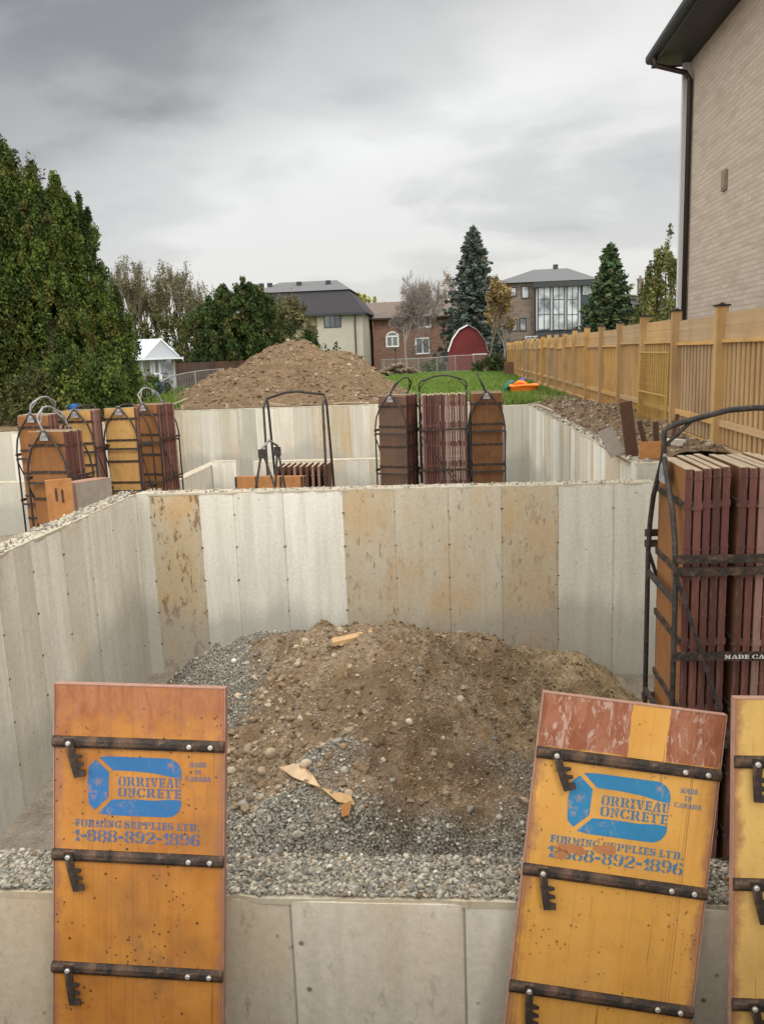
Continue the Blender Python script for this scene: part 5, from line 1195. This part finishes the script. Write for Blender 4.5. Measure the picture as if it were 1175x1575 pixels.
for (u0, v0, u1, v1) in ((803,458,812,441), (786,455,793,443), (800,508,808,490), (787,508,794,492)):
    a_ = rectpx(u0, v0, u1, v1, YM); window(hM, oM, *a_, YM, frame=DARKM, bars=0, glass=GL2)
for (u0, v0, u1, v1) in ((897,452,903,438), (906,450,911,438)):
    a_ = rectpx(u0, v0, u1, v1, YM-.6); window(hM, oM, *a_, YM-.6, frame=LG, bars=0, glass=GL2)
b = MB(); a_ = rectpx(806, 522, 826, 513, YM-1.2); b.box((a_[0], YM-1.8, a_[2]), (a_[1], YM-.61, a_[2]+.25)); H_(b, 'porch_roof', LG, oM, hM)
# house with chimney behind the spruce
YD = 82; hD = thing('bungalow', 'dark-roofed house with a brick chimney hidden behind the green spruce', 'house', (at(975,530,YD).x, YD, 0)); oD = tuple(hD.location)
x0, x1, _, zd = rectpx(925, 540, 1050, 478, YD); b = MB(); b.box((x0, YD, -.1), (x1, YD+8, zd)); H_(b, 'wall', GRB, oD, hD)
zr_ = at(975, 455, YD+4).z; b = MB(); b.add([(x0-.4,YD-.4,zd),(x1+.4,YD-.4,zd),(x1+.4,YD+8.4,zd),(x0-.4,YD+8.4,zd),(x0+2.6,YD+4,zr_),(x1-2.6,YD+4,zr_)], [(0,1,5,4),(1,2,5),(2,3,4,5),(3,0,4),(0,3,2,1)]); H_(b, 'roof', SHING, oD, hD)
a_ = rectpx(981, 470, 989, 430, YD+2); b = MB(); b.box((a_[0], YD+2, a_[2]), (a_[1], YD+2.6, a_[3])); b.box((a_[0]-.06, YD+1.94, a_[3]+.001), (a_[1]+.06, YD+2.66, a_[3]+.14)); b.tube([((a_[0]+a_[1])/2, YD+2.3, a_[3]+.14), ((a_[0]+a_[1])/2, YD+2.3, a_[3]+.4)], .11, 8); H_(b, 'chimney', GRB, oD, hD)
# red gambrel barn
YR = 67; BARN = wood_mat('red_barn_boards', (.12,.026,.027), (.18,.042,.042), (.10,.025,.025), (.6, .6, 26)); hR = thing('barn', 'small red gambrel-roofed barn shed on the lawn', 'shed', (at(719,572,YR).x, YR, 0)); oR = tuple(hR.location)
gp = [at(x, y, YR) for x, y in ((688,568),(689,541),(696,521),(706,507),(719,500),(733,508),(745,524),(750,542),(750,566))]
poly = [(p.x, YR, max(p.z, 0) if 0 < i < 8 else -.05) for i, p in enumerate(gp)]
b = MB(); b.prism(list(poly), (0, 3.4, 0)); H_(b, 'wall', BARN, oR, hR)
b = MB(); cx_ = sum(p[0] for p in poly)/9
for i in range(1, 7):
    A, B_ = Vector(poly[i]), Vector(poly[i+1]); nn = Vector((-(B_-A).z, 0, (B_-A).x)).normalized()
    if nn.z < 0: nn = -nn
    b.add([A-Vector((0,.18,0))+nn*.005, B_-Vector((0,.18,0))+nn*.005, B_+Vector((0,3.6,0))+nn*.005, A+Vector((0,3.6,0))+nn*.005, A-Vector((0,.18,0))+nn*.08, B_-Vector((0,.18,0))+nn*.08, B_+Vector((0,3.6,0))+nn*.08, A+Vector((0,3.6,0))+nn*.08], [(0,1,2,3),(7,6,5,4),(0,4,5,1),(1,5,6,2),(2,6,7,3),(3,7,4,0)])
H_(b, 'roof', simple('weathered_roof', (.20,.16,.15), .9, 0, .3, 6, .2), oR, hR)
for i in (1, 2, 3):
    A, B_ = Vector(poly[i]), Vector(poly[i+1]); b = MB(); b.bar(A+Vector((0,-.20,0)), B_+Vector((0,-.20,0)), .03, .09); H_(b, 'white_trim', WHT, oR, hR)
a_ = rectpx(727, 566, 748, 544, YR); b = MB(); b.box((a_[0], YR-.05, 0), (a_[1], YR-.002, a_[3])); dr = H_(b, 'door', BARN, oR, hR); b = MB(); b.box((a_[0]-.05, YR-.08, a_[3]-.06), (a_[1]+.02, YR-.051, a_[3]+.03)); q_ = H_(b, 'door_trim', TRIMW, oR, hR); q_.parent = dr
# ---------------------------------------------------------------- gazebo
YZ = 36.0; WB = simple('white_gazebo_paint', (.66,.68,.70), .6, 0, .08, 9, .05)
p0 = at(195, 600, YZ); gzb = thing('gazebo', 'white glazed garden gazebo with a pale metal roof beside the cedars', 'gazebo', (p0.x, YZ, 0)); oZ = tuple(gzb.location)
eL, eR = at(196, 553, YZ), at(258, 553, YZ); ze = eL.z; wL, wR = at(190, 560, YZ).x, at(247, 560, YZ).x
b = MB(); b.box((wL-.6, YZ-.55, ze-.05), (eR.x, YZ+2.2, ze+.03)); H_(b, 'eave', WB, oZ, gzb)
rt_ = at(235, 522, YZ).z; rl = at(196, 522, YZ).x; gr = at(236, 522, YZ).x; g0 = at(225, 550, YZ).x; g1 = at(252, 550, YZ).x
ROOFM = simple('pale_metal_roof', (.50,.56,.60), .4, .2, .06, 3, .05)
b = MB(); b.add([(rl-.8,YZ-.3,ze+.035),(g0,YZ-.3,ze+.035),(gr,YZ+.85,rt_),(rl-.8,YZ+.85,rt_)], [(0,1,2,3)]); b.add([(rl-.8,YZ+2.0,ze+.035),(rl-.8,YZ+.85,rt_),(gr,YZ+.85,rt_),(g1+.1,YZ+2.0,ze+.035)], [(0,1,2,3)])
H_(b, 'roof', ROOFM, oZ, gzb)
b = MB(); b.add([(g0,YZ-.30,ze+.036),(g1,YZ+2.0,ze+.036),(gr+.01,YZ+.85,rt_-.02)], [(0,1,2)]); H_(b, 'gable', LG, oZ, gzb)
b = MB(); b.bar((g0,YZ-.33,ze+.05), (gr+.02,YZ+.85,rt_+.03), .07, .07); b.bar((gr+.02,YZ+.85,rt_+.03), (g1+.02,YZ+2.02,ze+.05), .07, .07); b.bar((rl-.8,YZ+.85,rt_+.02), (gr,YZ+.85,rt_+.02), .06, .05)
for k in range(5): xx = rl-.7+k*.38; b.bar((xx,YZ-.31,ze+.06), (xx,YZ+.85,rt_+.02), .03, .03)
H_(b, 'roof_trim', WB, oZ, gzb)
for px in (196, 219, 233, 237, 246): xx = at(px, 560, YZ).x; b = MB(); b.box((xx-.045, YZ-.03, 0), (xx+.045, YZ+.05, ze-.05)); H_(b, 'post', WB, oZ, gzb)
b = MB(); b.box((wL, YZ+1.8, 0), (wR, YZ+1.9, ze-.06)); H_(b, 'rear_wall', TRIMW, oZ, gzb)
b = MB(); b.box((at(196,0,YZ).x, YZ+.0, .95), (at(218,0,YZ).x, YZ+.03, ze-.06)); H_(b, 'glass_panel', GL2, oZ, gzb)
b = MB(); b.box((wL, YZ-.02, .0), (wR, YZ+.02, .9)); H_(b, 'low_wall', TAN, oZ, gzb)
a_ = at(243, 583, YZ-.6); b = MB()
for (xa_, xb_, za, zb2) in ((-.2,-.15,0,.75),(.15,.2,0,.75),(-.2,.2,.70,.75),(-.2,.2,0,.05),(-.2,.2,.35,.39)): b.box((a_.x+xa_, YZ-.62, .38+za), (a_.x+xb_, YZ-.58-.001*za, .38+zb2))
o = b.build('white_frame', WB); tag(o, 'small white window frame standing on the blue barrel', 'window frame')
BLU = simple('blue_plastic_barrel', (.02,.09,.32), .45, 0, .15, 9, .05)
def barrel(label, px, py, Y_, r, h_, z=0):
    p = at(px, py, Y_); b = MB(); ring(b, [(0,0), (r*.92,0), (r,.06*h_), (r,.3*h_), (r*.96,.33*h_), (r,.36*h_), (r,.64*h_), (r*.96,.67*h_), (r,.7*h_), (r*.98,.96*h_), (r*.9,h_), (0,h_)], 20)
    o = b.build('barrel', BLU, smooth=True); o.location = (p.x, Y_, z); tag(o, label, 'barrel', 'blue barrels left of the mound')
barrel('blue plastic barrel at the right corner of the gazebo', 240, 600, 34.6, .32, .75)
barrel('smaller blue barrel behind the left racks under the cedars', 112, 612, 22.3, .15, .42, .12)
# chain link fence with bowed top rail
GALV = simple('galvanised_tube', (.34,.34,.33), .45, .5, .2, 20, .05)
def chain_fence(label, rail, posts_, zlow=.02, mesh=True, n=60):
    r0 = Vector(rail[0]); root = thing('chain_link_fence', label, 'fence', (r0.x, r0.y, 0)); L = lambda p: Vector(p)-Vector((r0.x, r0.y, 0))
    b = MB(); b.tube([L(p) for p in rail], .022, 6); b.build('top_rail', GALV, root, smooth=True)
    for p in posts_: b = MB(); b.tube([L((p[0], p[1], 0)), L(p)], .028, 6); b.build('post', GALV, root)
    if mesh:
        b = MB(); tot = len(rail)-1
        def rp(t): i = min(int(t*tot), tot-1); return Vector(rail[i]).lerp(Vector(rail[i+1]), t*tot-i)
        for k in range(n):
            t0 = k/n; 
            for dt in (.035, -.035):
                t1 = min(max(t0+dt, 0), 1); a = rp(t0); c2 = rp(t1); b.bar(L((a.x, a.y, zlow)), L(c2)-Vector((0,0,.02)), .006, .006)
        b.build('wire_mesh', GALV, root)
chain_fence('chain link fence with a bowed top rail from the left racks to the gazebo', [at(88,609,24), at(118,605,25.5), at(150,600,27), at(190,595,29.5), at(234,592,32)], [at(88,609,24), at(160,599,27.6), at(234,592,32)], n=40)
chain_fence('bowed grey rail fence running from the gazebo towards the mound', [at(246,588,34), at(262,579,35), at(285,574,36.5), at(310,570,38), at(345,567,40)], [at(262,579,35), at(300,572,37.3), at(340,567,40)], n=40)
chain_fence('far chain link fence before the brick house and the barn', [at(x, y, 63) for x, y in ((586,553),(630,552),(670,550),(700,547),(752,545))], [at(x, y, 63) for x, y in ((590,553),(615,552),(643,551),(672,550),(700,547),(728,546),(752,545))], n=90)
# dark board fence behind the gazebo
DKF = wood_mat('dark_stained_boards', (.050,.028,.022), (.085,.050,.038), (.04,.022,.018), (10, 10, 1.2))
f2 = thing('board_fence', 'dark brown board fence behind the gazebo and under the poplars', 'fence', (-16, 47, 0))
for k in range(7):
    b = MB()
    for j in range(14): b.box((-8+k*2.1+j*.15, 0, 0), (-8+k*2.1+j*.15+.146, .02, 1.5+.004*(j % 3))); 
    b.build('boards', DKF, f2)
    b = MB(); b.box((-8+k*2.1-.05, -.08, 0), (-8+k*2.1+.04, -.005, 1.6)); b.build('post', DKF, f2)
# firewood pile, garden lamp
rg = random.Random(4)
LOGM = bark_mat('split_logs', (.20,.15,.11))
for k in range(46):
    px = rg.uniform(588, 636); py = rg.uniform(560, 574); Yl = 62+rg.uniform(-.5, .5); p = at(px, py, Yl); L2 = rg.uniform(.25, .55); r2 = rg.uniform(.06, .13)
    b = MB(); b.tube([(-L2, 0, 0), (L2, 0, 0)], r2, 6); o = b.build('log', LOGM); z = rg.choice([.1,.25,.45,.6,.8])*(1-abs(px-612)/40); o.location = (p.x, Yl, max(z, .08)); o.rotation_euler = (rg.random(), rg.uniform(-.3,.3), rg.uniform(-1.2, 1.2)); tag(o, 'split log in the firewood heap right of the soil mound', 'log', 'firewood heap before the brick house')
lp = at(609, 571, 61); b = MB(); b.tube([(0,0,0), (0,0,1.75)], .03, 6); la = thing('garden_lamp', 'thin black garden lamp post before the red brick house', 'lamp post', (lp.x, 61, 0)); b.build('pole', DARKM, la)
b = MB(); ring(b, [(0,1.75), (.07,1.76), (.11,1.95), (.04,2.02), (0,2.06)], 8); b.build('lantern', DARKM, la)
b = MB(); b.box((0,0,0), (.62,.5,.8)); o = b.build('planter_box', wood_mat('old_planter', (.13,.06,.035), (.2,.1,.06), (.1,.05,.03), (2,2,14)), bevel=.01); p = gz(776, 577); o.location = (p.x, p.y, 0); tag(o, 'brown wooden planter box at the far end of the fence', 'planter')
